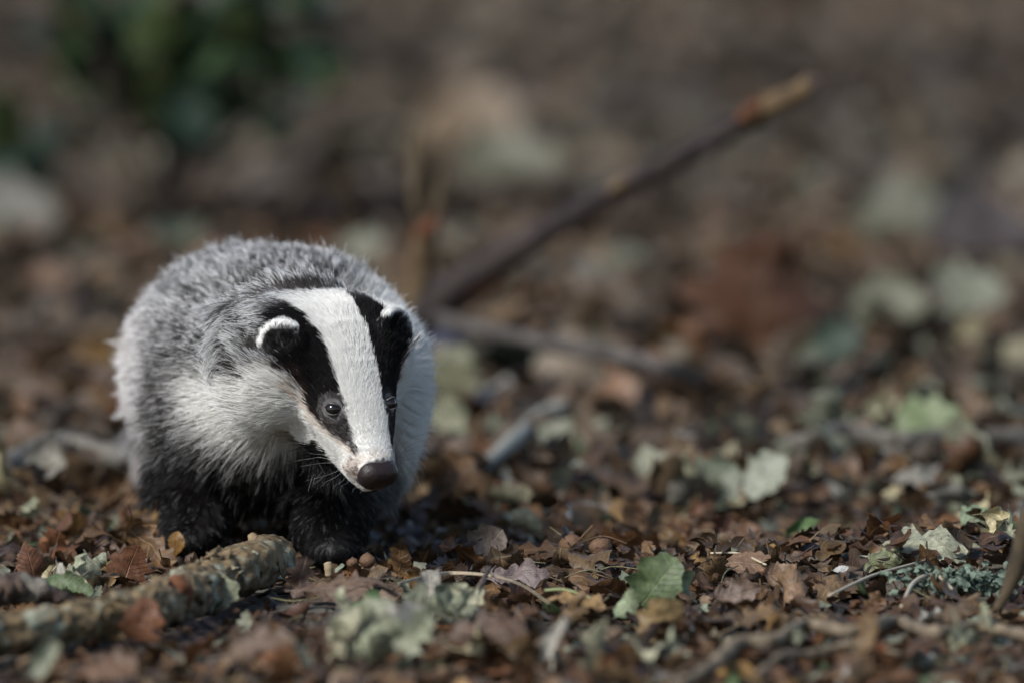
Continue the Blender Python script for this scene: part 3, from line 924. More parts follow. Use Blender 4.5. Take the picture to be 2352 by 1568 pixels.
tube_obj("side_twig", [bp(1600, 345, 10.26), bp(1640, 348, 10.24), bp(1655, 352, 10.24)], [.005, .0035, .002], M_BRANCH, br, n=8, sides=6)
# thin low limb running off to the right and down to the ground
tube_obj("low_limb", [bp(985, 722, 10.38), bp(1060, 745, 10.33), bp(1180, 772, 10.28), bp(1320, 800, 10.22), bp(1450, 822, 10.16), bp(1540, 850, 10.12), G(1640, 890) - bo],
         [.0060, .0078, .0080, .0080, .0078, .0065, .004], M_GREYLIMB, br, n=40, sides=10, rough=.2, rscale=40)

# forked stub standing beside the branch's base
fb = G(935, 850)
fk = empty("forked_stub", Vector(fb), "thin forked twig standing upright left of the dead branch", "twig")
Yf = fb[1]
fo = np.array(fk.location)
tube_obj("stem", [np.zeros(3), P(945, 760, Yf) - fo, P(962, 650, Yf) - fo, P(972, 580, Yf) - fo, P(985, 515, Yf) - fo], [.009, .009, .0105, .0115, .0095], M_OCHRE, fk, n=24, sides=10, rough=.25, rscale=50)
tube_obj("knuckle", [P(962, 545, Yf - .008) - fo, P(982, 522, Yf - .010) - fo, P(1002, 500, Yf - .008) - fo], [.005, .0095, .005], M_RUST, fk, n=10, sides=8, rough=.3, rscale=50)
tube_obj("prong", [P(970, 560, Yf) - fo, P(955, 460, Yf) - fo, P(957, 380, Yf) - fo, P(959, 308, Yf) - fo], [.005, .0062, .007, .0065], M_PRONG, fk, n=14, sides=8, rough=.2, rscale=50)
tube_obj("prong", [P(990, 530, Yf) - fo, P(1010, 460, Yf) - fo, P(1020, 398, Yf) - fo], [.005, .0065, .0055], M_PRONG, fk, n=10, sides=8, rough=.2, rscale=50)

stick("broken_branch", [P(1000, 712, 10.5), P(1080, 668, 10.5), P(1150, 628, 10.5)], [.009, .0105, .008], M_RUST, "short rusty broken branch piece lying under the dead branch", "branch", n=24, sides=10, rough=.3, rscale=40)
stick("bare_chip", [P(1085, 638, 10.47), P(1125, 625, 10.47), P(1160, 612, 10.47)], [.003, .0065, .003], M_OCHRE, "small ochre wood chip on the broken branch piece", "wood", n=10, sides=8, rough=.3, rscale=40)
stick("pale_stick", [grow(1090, 1105, .006), grow(1180, 1060, .018), grow(1240, 1020, .024), grow(1290, 985, .020)], [.006, .0075, .0075, .007], bark_mat("bleached_wood", (.11, .11, .092), (.23, .235, .205), None, 60), "pale bleached stick slanting across the soft litter", "stick", n=26, sides=10, rough=.18, rscale=60)
stick("weathered_stick", [grow(1800, 1048, .012), grow(1860, 1052, .016), grow(1950, 1040, .018), grow(2060, 1052, .016), grow(2200, 1050, .018), grow(2400, 1045, .016)], [.006, .008, .009, .008, .008, .008], M_STICK, "weathered grey stick lying below the yellow green leaf", "stick", n=44, sides=10, rough=.25, rscale=60)
stick("buried_stick", [grow(0, 1105, .010), grow(120, 1075, .018), grow(240, 1085, .016), grow(330, 1095, .010)], [.010, .012, .011, .007], M_STICK, "grey stick behind the rump half sunk in litter", "stick", n=26, sides=10, rough=.25, rscale=60)
stick("long_root", [grow(1560, 1585, .004), grow(1640, 1552, .008), grow(1700, 1512, .012), grow(1780, 1502, .010), grow(1850, 1476, .014), grow(1960, 1482, .010), grow(2060, 1470, .014), grow(2150, 1486, .010), grow(2250, 1474, .012), grow(2400, 1490, .006)], [.0035, .0052, .0050, .0046, .0050, .0042, .0045], bark_mat("root_bark", (.05, .038, .025), (.19, .15, .10), None, 90), "long pale root running across the blurred foreground", "root", n=110, sides=10, rough=.5, rscale=110)
stick("thin_root", [grow(1740, 1560, .004), grow(1800, 1530, .008), grow(1860, 1520, .006), grow(1950, 1508, .008), grow(2070, 1512, .004)], [.0025, .0034, .0030, .002], bark_mat("thin_root_bark", (.05, .038, .025), (.19, .15, .10), None, 90), "thinner pale root in front of the long root", "root", n=50, sides=8, rough=.5, rscale=110)
stick("brown_stalk", [P(2290, 1400, 8.42), P(2325, 1330, 8.42), P(2350, 1240, 8.42), P(2375, 1160, 8.42)], [.004, .0065, .008, .008], M_PRONG, "brown stalk leaning up at the near edge of the litter", "stalk", n=20, sides=8, rough=.2, rscale=60)
stick("small_twig", [grow(815, 1362, .010), grow(860, 1372, .012), grow(905, 1378, .008)], [.0026, .0028, .0016], M_DARKBARK, "short dark twig touching the start of the straw", "twig", n=16, sides=7, rough=.25, rscale=200)
stick("small_twig", [grow(1075, 1422, .002), grow(1100, 1395, .014), grow(1125, 1375, .024)], [.0022, .0026, .0018], M_DARKBARK, "short twig crossing over the bleached straw", "twig", n=14, sides=7, rough=.25, rscale=200)
stick("grass_stem", [grow(1252, 1385, .010), grow(1300, 1390, .012), grow(1372, 1402, .008)], [.0013, .0012, .001], plain_mat("green_stem", (.16, .18, .08), .5, .4), "thin greenish stem lying behind the golden leaf", "stem", n=12, sides=6)
stick("grass_stem", [grow(1905, 1385, .006), grow(2000, 1358, .012), grow(2100, 1335, .014), grow(2165, 1305, .010)], [.0011, .0012, .0012, .001], M_STRAW, "thin straw slanting up to the big pale crumpled leaf", "stem", n=20, sides=6)
stick("grass_stem", [grow(1632, 1305, .012), grow(1700, 1312, .014), grow(1760, 1320, .008)], [.001, .001, .001], M_STRAW, "short straw above the flat tan leaf", "stem", n=12, sides=6)
# curly brown runner
stick("curved_stalk", [grow(2068, 1262, .004), grow(2100, 1225, .008), grow(2140, 1200, .012), grow(2175, 1192, .012)], [.0009, .001, .001, .0008], M_RUST, "thin arching brown stalk above the big pale leaf", "stalk", n=16, sides=6)
stick("curved_stalk", [grow(2070, 1398, .002), grow(2100, 1372, .012), grow(2150, 1362, .014), grow(2195, 1378, .006)], [.0014, .0018, .0018, .0012], M_STRAW, "arched tan stalk in front of the lichen clump", "stalk", n=18, sides=6)

# bleached straw: three fine blades bundled
st = empty("bleached_straw", Vector(grow(917, 1375)), "long bleached grass straw arching over the brown leaves", "straw")
so = np.array(st.location)
for dz in (0, .0008, -.0007):
    tube_obj("blade", [grow(915, 1376, .012 + dz) - so, grow(980, 1368, .015 + dz * 1.2) - so, grow(1045, 1366, .017 + dz) - so, grow(1130, 1376, .018 + dz * .6) - so, grow(1200, 1392, .016) - so, grow(1262, 1416, .010) - so],
             [.0004, .0006, .0006, .0006, .0005, .0004], M_STRAW, st, n=36, sides=6)


# ------------------------------------------------------------------ galls, acorns, seedling, lichen
def ball_mesh(name, rx, ry, rz, mat, rough=.1, sc=60, seed=0, n=18, m=24):
    th = np.linspace(0, math.pi, n + 1); ph = np.linspace(0, 2 * math.pi, m, endpoint=False)
    T, Fh = np.meshgrid(th, ph, indexing='ij')
    d = np.stack([np.sin(T) * np.cos(Fh), np.sin(T) * np.sin(Fh), np.cos(T)], -1).reshape(-1, 3)
    v = d * np.array([rx, ry, rz])
    if rough:
        v = v * (1 + rough * fbm(v + seed, sc, 3, seed))[:, None]
        v[:m] = v[:m].mean(0); v[-m:] = v[-m:].mean(0)
    i, j = np.meshgrid(np.arange(n), np.arange(m), indexing='ij')
    a = (i * m + j).ravel(); b = (i * m + (j + 1) % m).ravel()
    f = np.stack([a, a + m, b + m, b], 1)
    return mesh_data(name, v, f, mat)


M_GALL = plain_mat("gall_skin", (.05, .026, .014), .7, .3, noise=(.10, .055, .028), bump=.4, scale=300)
for (px, py, R_, lab, s) in ((844, 1322, .0062, "small round brown oak gall just past the near paw", 1), (1314, 1292, .0095, "larger knobbly brown oak gall in the litter", 2),
                             (1379, 1296, .0085, "round brown oak gall beside the larger one", 3), (810, 1322, .0045, "tiny brown gall touching the small gall", 4)):
    p = G(px, py)
    g = empty("oak_gall", Vector(p), lab, "gall")
    o = link("shell", ball_mesh("shell", R_, R_ * .95, R_ * .92, M_GALL, .12, 140, s), g, Vector((0, 0, R_ * .9 + .006)))
    v_, f_ = tube([(0, 0, R_ * 1.75 + .006), (R_ * .1, 0, R_ * 1.95 + .006)], [R_ * .3, R_ * .18], n=3, sides=10)
    link("scar", mesh_data("scar", v_, f_, M_DARKBARK), g)
p = G(755, 1322)
o = tube_obj("wood_peg", [p + [0, 0, .000], p + [0, 0, .006], p + [-.001, 0, .0105]], [.0030, .0034, .0028], plain_mat("pale_wood", (.22, .17, .10), .6, .3), n=10, sides=14, rough=.08, rscale=200)
tag(o, "small pale rounded wood peg beside the near paw", "wood")

M_SEED = plain_mat("seedling_green", (.05, .13, .035), .5, .45, scale=200)
sdl = empty("seedling", Vector(G(862, 1432)), "small green seedling with round leaflets", "seedling")
s0 = np.array(sdl.location); Ys = s0[1]
tube_obj("stem", [np.zeros(3), P(852, 1405, Ys) - s0, P(845, 1385, Ys) - s0, P(850, 1372, Ys) - s0], [.0009, .0008, .0007, .0005], plain_mat("seedling_stem", (.12, .2, .07), .5, .4), sdl, n=12, sides=6)
for (px, py, sz, dx, dz) in ((830, 1392, .016, -1, .2), (855, 1372, .014, .3, 1), (878, 1392, .012, 1, .1), (870, 1420, .014, 1, -.1), (842, 1418, .010, -1, 0)):
    rr = np.random.default_rng(px)
    v, f, lc = leaf_grid('oval', 12, 5, rr, .4, .3)
    v[:, 1] *= 1.25
    me = mesh_data("leaflet", (v * sz) @ axes_rot((dx, 0, dz), (0, -.7, .7)).T + P(px, py, Ys - .002) - s0, f, M_LEAF1, True, {"lc": lc})
    o = link("leaflet", me, sdl); o.color = (.04, .085, .03, 1)

# lichen clump: many small frilly lobes, beside the big pale leaf
rr = np.random.default_rng(5)
lp = G(2200, 1362)
vs, fs, base_i = [], [], 0
for k in range(230):
    v, f, lc = leaf_grid('frag', 5, 4, rr, 1.6, 2.2)
    q = rr.normal(size=3) * np.array([.022, .012, .004]) + np.array([0, 0, .012 * math.exp(-0) * rr.random() + .004])
    v = (v * rr.uniform(.006, .014)) @ rand_rot(1, np.array([rr.uniform(0, 2)]), rr)[0].T + q
    vs.append(v); fs.append(f + base_i); base_i += len(v)
o = link("lichen_clump", mesh_data("lichen_clump", np.concatenate(vs), np.concatenate(fs), plain_mat("lichen", (.10, .13, .10), .9, .2, scale=300, amount=.5)), None, Vector(lp))
tag(o, "dark grey green lichen clump in front of the big pale leaf", "lichen")

# dark sapling behind, upper left: leaves on thin stems
def build_shrub():
    b0 = np.array([-.37, 12.2, 0.0]); b0[2] = float(ground_z(b0[:1], b0[1:2])[0])
    root = empty("evergreen_sapling", Vector(b0), "dark green leafy sapling blurred far behind the badger", "shrub")
    rr = np.random.default_rng(42)
    me = []
    for k in range(5):
        v, f, lc = leaf_grid('oval', 10, 5, rr, .6, .6)
        v[:, 1] *= 1.3
        me.append(mesh_data("leaf", v, f, M_LEAF1, True, {"lc": lc}))
    clusters = [(330, 90, 100, 8), (470, 140, 80, 7), (410, 60, 50, 8), (450, 215, 50, 8), (230, 130, 60, 5), (150, 20, 80, 10), (450, 215, 75, 18), (330, 150, 100, 16), (230, 190, 60, 9), (540, 30, 80, 14), (560, 100, 40, 7), (60, 350, 55, 9),
                (720, 165, 35, 5), (160, 80, 70, 9), (420, 280, 45, 9), (640, 230, 70, 6), (700, 20, 60, 5)]
    for cx, cy, sp, n in clusters:
        c = P(cx, cy, 12.2 + rr.uniform(-.25, .3)) - b0
        mid = c * np.array([.35, .6, .5]) + rr.normal(size=3) * .01
        tube_obj("stem", [np.array([rr.uniform(-.01, .01), 0, 0]), mid, c], [.0045, .003, .0015], M_DARKBARK, root, n=10, sides=5)
        for _ in range(n):
            q = P(cx + rr.normal() * sp * .62, cy + rr.normal() * sp * .62, b0[1] + rr.normal() * .06) - b0
            if q[2] < .03: continue
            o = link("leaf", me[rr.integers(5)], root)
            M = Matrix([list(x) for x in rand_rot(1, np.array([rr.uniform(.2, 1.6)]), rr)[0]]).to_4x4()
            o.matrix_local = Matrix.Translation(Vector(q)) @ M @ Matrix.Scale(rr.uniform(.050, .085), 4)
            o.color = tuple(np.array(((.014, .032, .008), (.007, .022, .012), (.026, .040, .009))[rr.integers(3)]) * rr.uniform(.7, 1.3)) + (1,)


build_shrub()

# ------------------------------------------------------------------ the badger cub
S = 0.0003590                       # metres per unit of the head's own measures
NOSE = P(868, 1097, 8.72)
fdir = norm(np.array([.3592, -.5638, -.7437]))
udir = np.array([.8664, .4976, .0412]); udir = norm(udir - fdir * np.dot(udir, fdir))
ndir = np.cross(fdir, udir); ndir = ndir if ndir[2] > 0 else -ndir
HF = [-18, 0, 30, 80, 150, 230, 320, 380, 430, 480]
HW = [22, 40, 50, 65, 94, 118, 140, 142, 118, 60]
HH = [18, 32, 40, 50, 68, 90, 102, 98, 76, 35]
HN = [-2, 0, 2, 5, 12, 14, 4, -14, -34, -60]


def to_head(p):
    d = (p - NOSE) / S
    return -(d @ fdir), d @ udir, d @ ndir


def from_head(F, U, Nn):
    return NOSE + S * (-F * fdir + U * udir + Nn * ndir)


def smin(a, b, k):
    h = np.clip(.5 + .5 * (b - a) / k, 0, 1)
    return b + (a - b) * h - k * h * (1 - h)


def ell(p, c, r, R=None):
    q = p - c
    if R is not None: q = q @ R
    k0 = np.linalg.norm(q / r, axis=1)
    k1 = np.linalg.norm(q / (np.asarray(r) ** 2), axis=1) + 1e-9
    return k0 * (k0 - 1) / k1


def cone(p, a, b, ra, rb):
    ab = b - a
    t = np.clip(((p - a) @ ab) / (ab @ ab), 0, 1)
    return np.linalg.norm(p - a - t[:, None] * ab, axis=1) - (ra + (rb - ra) * t)


def head_sdf(p):
    F, U, Nn = to_head(p)
    hw = np.interp(F, HF, HW); hh = np.interp(F, HF, HH); nc = np.interp(F, HF, HN)
    r = np.sqrt((U / hw) ** 2 + ((Nn - nc) / hh) ** 2)
    d = (r - 1) * np.minimum(hw, hh) * .9
    d = np.maximum(d, np.maximum(-18 - F, F - 470))
    return d * S


EAR = []
for sgn, F0, U0, N0 in ((-1, 312, -147, 92), (1, 316, 134, 94)):
    up = norm(ndir * .50 + udir * sgn * .30 - fdir * .80)
    nor = norm(fdir * .45 + ndir * .75 + udir * sgn * .40)
    nor = norm(nor - up * np.dot(nor, up))
    EAR.append((from_head(F0, U0, N0), np.stack([np.cross(up, nor), up, nor], 1), sgn))
EYE = []
for sgn in (-1, 1):
    F0, U0 = 152, sgn * 72
    hw, hh, nc = np.interp(F0, HF, HW), np.interp(F0, HF, HH), np.interp(F0, HF, HN)
    N0 = nc + hh * math.sqrt(1 - (U0 / hw) ** 2)
    on = norm(udir * (U0 / hw ** 2) + ndir * ((N0 - nc) / hh ** 2) + fdir * .004)
    EYE.append((from_head(F0, U0, N0), on, sgn))
YT = 9.05
TORSO = P(640, 866, YT); RUMP = P(548, 850, 9.17)
LEGS = [(P(470, 1090, 9.0), P(448, 1240, 8.935), .034, .024), (P(790, 1060, 8.96), P(752, 1270, 8.885), .038, .025),
        (P(420, 1060, 9.33), np.array([-.265, 9.33, .02]), .040, .022), (P(700, 1060, 9.30), np.array([-.150, 9.31, .02]), .040, .022)]


def gpt(x, y, up):
    return np.array([x, y, float(ground_z(np.array([x]), np.array([y]))[0]) + up])


FEET = []
for k, (a, b, ra, rb) in enumerate(LEGS):
    fx = b[0] + (.004 if k % 2 else -.003)
    FEET.append(gpt(fx, b[1] - .008, .013))
    LEGS[k] = (a, gpt(b[0], b[1] + .004, .026), ra, rb)


def body_sdf(p):
    d = ell(p, TORSO, np.array([.100, .130, .093]))
    d = smin(d, ell(p, RUMP, np.array([.082, .115, .090])), .05)
    d = smin(d, ell(p, P(640, 1000, 8.99), np.array([.088, .070, .058])), .04)
    d = smin(d, ell(p, P(740, 800, 8.99), np.array([.066, .075, .054])), .04)
    d = smin(d, ell(p, P(632, 845, 8.96), np.array([.050, .06, .050])), .04)
    d = smin(d, ell(p, P(612, 925, 8.93), np.array([.052, .060, .042])), .045)
    d = smin(d, ell(p, P(880, 920, 8.965), np.array([.025, .05, .055])), .03)
    d = smin(d, cone(p, from_head(370, -78, -62), P(570, 900, 9.06), .034, .062), .025)
    d = smin(d, cone(p, from_head(370, 66, -62), P(800, 890, 9.06), .032, .058), .025)
    for (a, b, ra, rb), f in zip(LEGS, FEET):
        d = smin(d, cone(p, a, b, ra, rb), .022)
        d = smin(d, ell(p, f + np.array([0, -.006, .002]), np.array([.020, .030, .014])), .010)
    d = smin(d, cone(p, np.array([-.20, 9.37, .11]), np.array([-.21, 9.45, .07]), .02, .008), .02)
    return d


def sdf(p, ears=True):
    h = head_sdf(p)
    # brow and cheek fullness
    for sgn in (-1, 1):
        h = smin(h, ell(p, from_head(330, sgn * 88, -30), np.array([.030, .040, .034])), .02)
        h = smin(h, ell(p, from_head(45, sgn * 26, -14), np.array([.010, .012, .009])), .006)
    h = smin(h, cone(p, from_head(24, 0, -37), from_head(200, 0, -74), .0085, .026), .012)
    d = smin(body_sdf(p), h, np.interp(to_head(p)[0], [100, 260], [.012, .055]))
    for c, R, sgn in EAR:
        q = (p - c) @ R
        e = ell(p, c, np.array([.0195, .0190, .0055]), R)
        e = np.maximum(e, -ell(p, c + R[:, 2] * .0058, np.array([.0150, .0140, .0045]), R))
        d = smin(d, e, .006)
    for c, on, sgn in EYE:
        d = np.maximum(d, -(np.linalg.norm(p - (c + on * .0035), axis=1) - .0060))
    return d


def grad(fn, p, e=.0006):
    g = np.stack([fn(p + np.eye(3)[k] * e) - fn(p - np.eye(3)[k] * e) for k in range(3)], 1)
    return norm(g)


def surface_nets(fn, lo, hi, h, refine=2):
    ax = [np.arange(lo[k], hi[k] + h, h) for k in range(3)]
    X, Y, Z = np.meshgrid(*ax, indexing='ij')
    shp = X.shape
    pts = np.stack([X.ravel(), Y.ravel(), Z.ravel()], 1)
    V = np.concatenate([fn(c) for c in np.array_split(pts, max(1, len(pts) // 200000))]).reshape(shp)
    sgn = V < 0
    cs = np.array([(i, j, k) for i in (0, 1) for j in (0, 1) for k in (0, 1)])
    n = np.array(shp) - 1
    cnt = sum(sgn[c[0]:c[0] + n[0], c[1]:c[1] + n[1], c[2]:c[2] + n[2]].astype(np.int8) for c in cs)
    act = (cnt > 0) & (cnt < 8)
    idx = -np.ones(tuple(n), np.int64)
    ids = np.argwhere(act)
    idx[act] = np.arange(len(ids))
    acc = np.zeros((len(ids), 3)); w = np.zeros(len(ids))
    for a in range(8):
        for b in range(a + 1, 8):
            if np.abs(cs[a] - cs[b]).sum() != 1: continue
            va = V[tuple((ids + cs[a]).T)]; vb = V[tuple((ids + cs[b]).T)]
            m = (va < 0) != (vb < 0)
            t = np.where(m, va / np.where(m, va - vb, 1), 0)
            pt = cs[a] + t[:, None] * (cs[b] - cs[a])
            acc += pt * m[:, None]; w += m
    v = (ids + acc / w[:, None]) * h + np.array([a[0] for a in ax])
    faces = []
    for d in range(3):
        e1, e2 = [k for k in range(3) if k != d]
        sl0 = [slice(None)] * 3; sl1 = [slice(None)] * 3
        sl0[d] = slice(0, shp[d] - 1); sl1[d] = slice(1, shp[d])
        ch = sgn[tuple(sl0)] != sgn[tuple(sl1)]
        e = np.argwhere(ch)
        e = e[(e[:, e1] > 0) & (e[:, e2] > 0) & (e[:, e1] < n[e1]) & (e[:, e2] < n[e2])]
        o1 = np.zeros(3, int); o1[e1] = 1
        o2 = np.zeros(3, int); o2[e2] = 1
        q = np.stack([idx[tuple((e - o1 - o2).T)], idx[tuple((e - o2).T)], idx[tuple(e.T)], idx[tuple((e - o1).T)]], 1)
        ins = sgn[tuple(e.T)]
        flip = ~ins if d != 1 else ins
        q[flip] = q[flip][:, ::-1]
        faces.append(q)
    f = np.concatenate(faces)
    f = f[(f >= 0).all(1)]
    for _ in range(refine):
        g = grad(fn, v, h * .3)
        v = v - g * np.clip(fn(v), -h, h)[:, None] * .8
    return v, f


# ---- coat: colour, length and lie of the hair at points on the skin -------------
WHITE = np.array([.80, .79, .755]); BLACK = np.array([.009, .0078, .0078]); GREY = np.array([.42, .42, .41])
CHK = [P(620, 890, 8.87), P(935, 890, 8.97)]


def coat(p, r_, n=None):
    F, U, Nn = to_head(p)
    hw = np.interp(F, HF, HW); hh = np.interp(F, HF, HH); nc = np.interp(F, HF, HN)
    th = np.degrees(np.arctan2(np.abs(U), (Nn - nc)))
    m = len(p)
    px = 1176 + p[:, 0] / p[:, 1] / UPX          # sideways position on the animal, head on
    onhead = (head_sdf(p) < .022) & (F < 470)
    jig = 5 * vnoise(p, 160, 4) + r_.normal(size=m) * 2.2
    sw = np.interp(F, [0, 20, 60, 100, 150, 250, 330, 400, 480], [34, 36, 41, 45, 47, 50, 56, 66, 80])
    stripe = (np.abs(U) + jig * .7) < sw
    lowb = np.interp(F, [50, 80, 110, 150, 200, 250, 320, 380, 430], [64, 72, 80, 86, 80, 72, 64, 55, 46])
    band = (~stripe) & ((th + jig * .8) < lowb) & (F > 50 + jig)
    throat = (th + jig) > np.interp(F, [0, 60, 150, 260, 400], [165, 152, 140, 200, 200])
    padz = (F <= 62) & ~stripe
    # zones: lightness of tip / middle / root, grizzle
    tip = np.tile(WHITE, (m, 1)); mid = np.tile(WHITE * .92, (m, 1)); root = np.tile(WHITE * .62, (m, 1))
    ln = np.full(m, .010); lift = np.full(m, .30); cl = np.full(m, .25)

    def put(mask, t, md, rt):
        tip[mask] = t; mid[mask] = md; root[mask] = rt

    # body coat
    dc = np.minimum(np.linalg.norm((p - CHK[0]) / np.array([1.15, 3.2, .78]), axis=1) / .000340, np.linalg.norm((p - CHK[1]) * np.array([.8, .30, .62]), axis=1) / .000340)
    wf = 1 - smooth(dc + 14 * vnoise(p, 45, 12) + 10 * r_.normal(size=m), 130, 218)
    nape = np.exp(-np.sum(((p - P(757, 722, 8.92)) / np.array([.016, .04, .013])) ** 2, 1))
    wf = np.maximum(wf, smooth(nape + .12 * r_.normal(size=m), .3, .6))
    wf = wf * np.where(px < 690, 1 - smooth(p[:, 2] + .004 * r_.normal(size=m) - .012 * smooth(px, 580, 640), .146, .168), 1)
    wf = np.maximum(wf, smooth(nape + .12 * r_.normal(size=m), .3, .6))
    npk = np.maximum(np.exp(-np.sum(((p - P(668, 712, 8.93)) / np.array([.022, .05, .015])) ** 2, 1)), np.exp(-np.sum(((p - P(822, 700, 8.95)) / np.array([.015, .04, .013])) ** 2, 1)))
    npk = np.maximum(npk, np.exp(-np.sum(((p - P(575, 790, 8.93)) / np.array([.014, .05, .024])) ** 2, 1)) * .30)
    body = ~onhead
    pg = fbm(p * np.array([1, .5, 1]), 70, 2, 21)
    flank = 1 - smooth(px + 12 * r_.normal(size=m), 285, 400)                        # pale hip and side
    dark = np.maximum(smooth(px, 330, 390) * (1 - smooth(p[:, 2], .13, .20)) * .9, npk)
    low = 1 - smooth(p[:, 2] + .008 * vnoise(p, 30, 6) - .034 * smooth(px, 650, 715) * (1 - smooth(px, 850, 890)) * (p[:, 1] < 9.02) + .016 * smooth(px, 870, 910), .078, .116)
    low = low * (1 - .72 * flank)
    u = r_.random(m)
    bright = np.clip(1.0 + .25 * pg - .36 * dark + .16 * flank + .16 * r_.normal(size=m), .08, .85)
    tb = np.stack([bright * .99, bright, bright * .985], 1)
    mb = np.tile(np.array([.040, .036, .034]), (m, 1)) * (1 + 15.0 * flank[:, None]) + .14 * (1 - dark[:, None]) * np.clip(pg + .3, 0, 1)[:, None]
    rb_ = np.tile(np.array([.13, .12, .11]), (m, 1)) * (1 + 3.6 * flank[:, None])
    isdark = u < (.27 + .42 * dark - .27 * flank)
    tb[isdark] = mb[isdark] * 1.2
    bl = np.tile(BLACK, (m, 1)) * r_.uniform(.6, 1.6, m)[:, None]
    silver = r_.random(m) < .07
    lowt = bl.copy(); lowt[silver] = .20
    tb = tb * (1 - low[:, None]) + lowt * low[:, None]
    mb = mb * (1 - low[:, None]) + bl * low[:, None]
    rb_ = rb_ * (1 - low[:, None]) + bl * low[:, None]
    wcol = np.tile(WHITE, (m, 1)) * r_.uniform(.94, 1.10, m)[:, None]
    wm = (wf * (1 - low * .85))[:, None]
    tb = tb * (1 - wm) + wcol * wm; mb = mb * (1 - wm) + wcol * .9 * wm; rb_ = rb_ * (1 - wm) + wcol * .84 * wm
    put(body, tb[body], mb[body], rb_[body])
    ln[body] = (.031 + .004 * vnoise(p, 30, 2))[body]
    lift[body] = .56; lift[body] -= .24 * wf[body]; cl[body] = .70 - .58 * wf[body]; ln[body] *= 1 - .22 * wf[body]
    # head coat
    hb = onhead
    back = smooth(F + 10 * r_.normal(size=m) - 40 * stripe - 15 * band, 375, 425)      # nape turns grizzled
    w_ = np.tile(WHITE, (m, 1)) * r_.uniform(.84, 1.06, m)[:, None]
    k_ = np.tile(BLACK, (m, 1)) * r_.uniform(.5, 1.9, m)[:, None]
    brn = np.tile(np.array([.045, .030, .023]), (m, 1)) * r_.uniform(.6, 1.5, m)[:, None]
    behind = hb & (px < 668) & (F > 200) & (p[:, 2] + .004 * r_.normal(size=m) > .163 + .012 * smooth(px, 580, 640))
    c = w_.copy()
    c[throat] = k_[throat]
    c[band] = k_[band]
    edge = band & ((th + jig) > lowb - 6) & (F < 260) & (r_.random(m) < .6)
    c[edge] = brn[edge]
    # pale tan shade under the eye and round the nose
    tan_ = hb & ~band & ~stripe & (th < lowb + 9) & (F > 55) & (F < 230) & (r_.random(m) < .45)
    c[tan_] = np.array([.60, .50, .41])
    pd = padz & (th < 120) & (F < 50 + jig)
    mott = vnoise(p, 260, 90) + .3 * r_.normal(size=m) > .25
    c[pd] = np.array([.60, .55, .50]); c[pd & mott] = np.array([.16, .11, .085])
    nb = hb & stripe & (F < 42 + jig)
    c[nb] = c[nb] * np.array([.94, .90, .87])
    # greyish bare-looking skin between eye and nose
    gz = band & (F > 62) & (F < 135)
    gsel = gz & (r_.random(m) < .45)
    c[gsel] = np.array([.075, .064, .064])
    t3 = c.copy(); m3 = c * .95; r3 = c * .80
    bk = np.maximum(back * (~throat), behind & ~band & ~stripe)[:, None]
    t3 = t3 * (1 - bk) + tb * bk; m3 = m3 * (1 - bk) + mb * bk; r3 = r3 * (1 - bk) + rb_ * bk
    tip[hb] = t3[hb]; mid[hb] = m3[hb]; root[hb] = r3[hb]
    ln[hb] = np.interp(F, [-10, 20, 60, 130, 200, 300, 400, 470], [.0014, .0026, .0036, .0050, .0075, .0105, .0145, .019])[hb]
    side = hb & (th > 70) & (F > 150)
    ln[side] = (np.interp(F, [150, 220, 300, 470], [.0080, .016, .024, .026]) * (1 + .1 * vnoise(p, 50, 5)))[side]
    lift[hb] = np.interp(F, [0, 60, 200, 400, 470], [.20, .22, .24, .36, .5])[hb]
    cl[hb] = np.interp(F, [0, 150, 300, 470], [.10, .22, .34, .5])[hb]
    # ears
    isear = np.zeros(m, bool)
    for cc, R, sgn in EAR:
        q = (p - cc) @ R
        rad = np.hypot(q[:, 0] / .0195, q[:, 1] / .0185)
        ie = (rad < 1.25) & (np.abs(q[:, 2]) < .0075) & (q[:, 1] > -.010)
        rim = ie & (q[:, 1] > .0050) & ((rad > .76) | (q[:, 2] < -.0018))
        blk = ie & ~rim
        tip[rim] = WHITE; mid[rim] = WHITE * .9; root[rim] = WHITE * .6
        tip[blk] = k_[blk]; mid[blk] = k_[blk]; root[blk] = k_[blk]
        ln[ie] = .0052; lift[ie] = .30; cl[ie] = .25
        ln[rim] = .0045
        isear |= ie
    # legs and feet
    lg = p[:, 2] < .060
    ln[lg & body] = .012; lift[lg & body] = .35
    paw = (p[:, 2] < .030) & body
    ln[paw] = .006; lift[paw] = .25
    # bare skin round the eyes and at the nose
    keep = np.ones(m)
    for cc, on, sgn in EYE:
        d = np.linalg.norm(p - cc, axis=1)
        keep = np.where(d < .0080, 0, keep)
        z = (d < .0125) & (d >= .0080)
        ln[z] = .0022; lift[z] = .15
        zz = z & (r_.random(m) < .5)
        tip[zz] = mid[zz] = root[zz] = np.array([.040, .036, .036])
    keep = np.where(hb & (F < 14) & (np.abs(U) < 46) & (Nn > -26), 0, keep)
    keep = np.where(hb & (F < 24) & (np.abs(U) < 44) & (Nn > 4), 0, keep)
    return tip, mid, root, ln, lift, cl, keep, onhead | isear


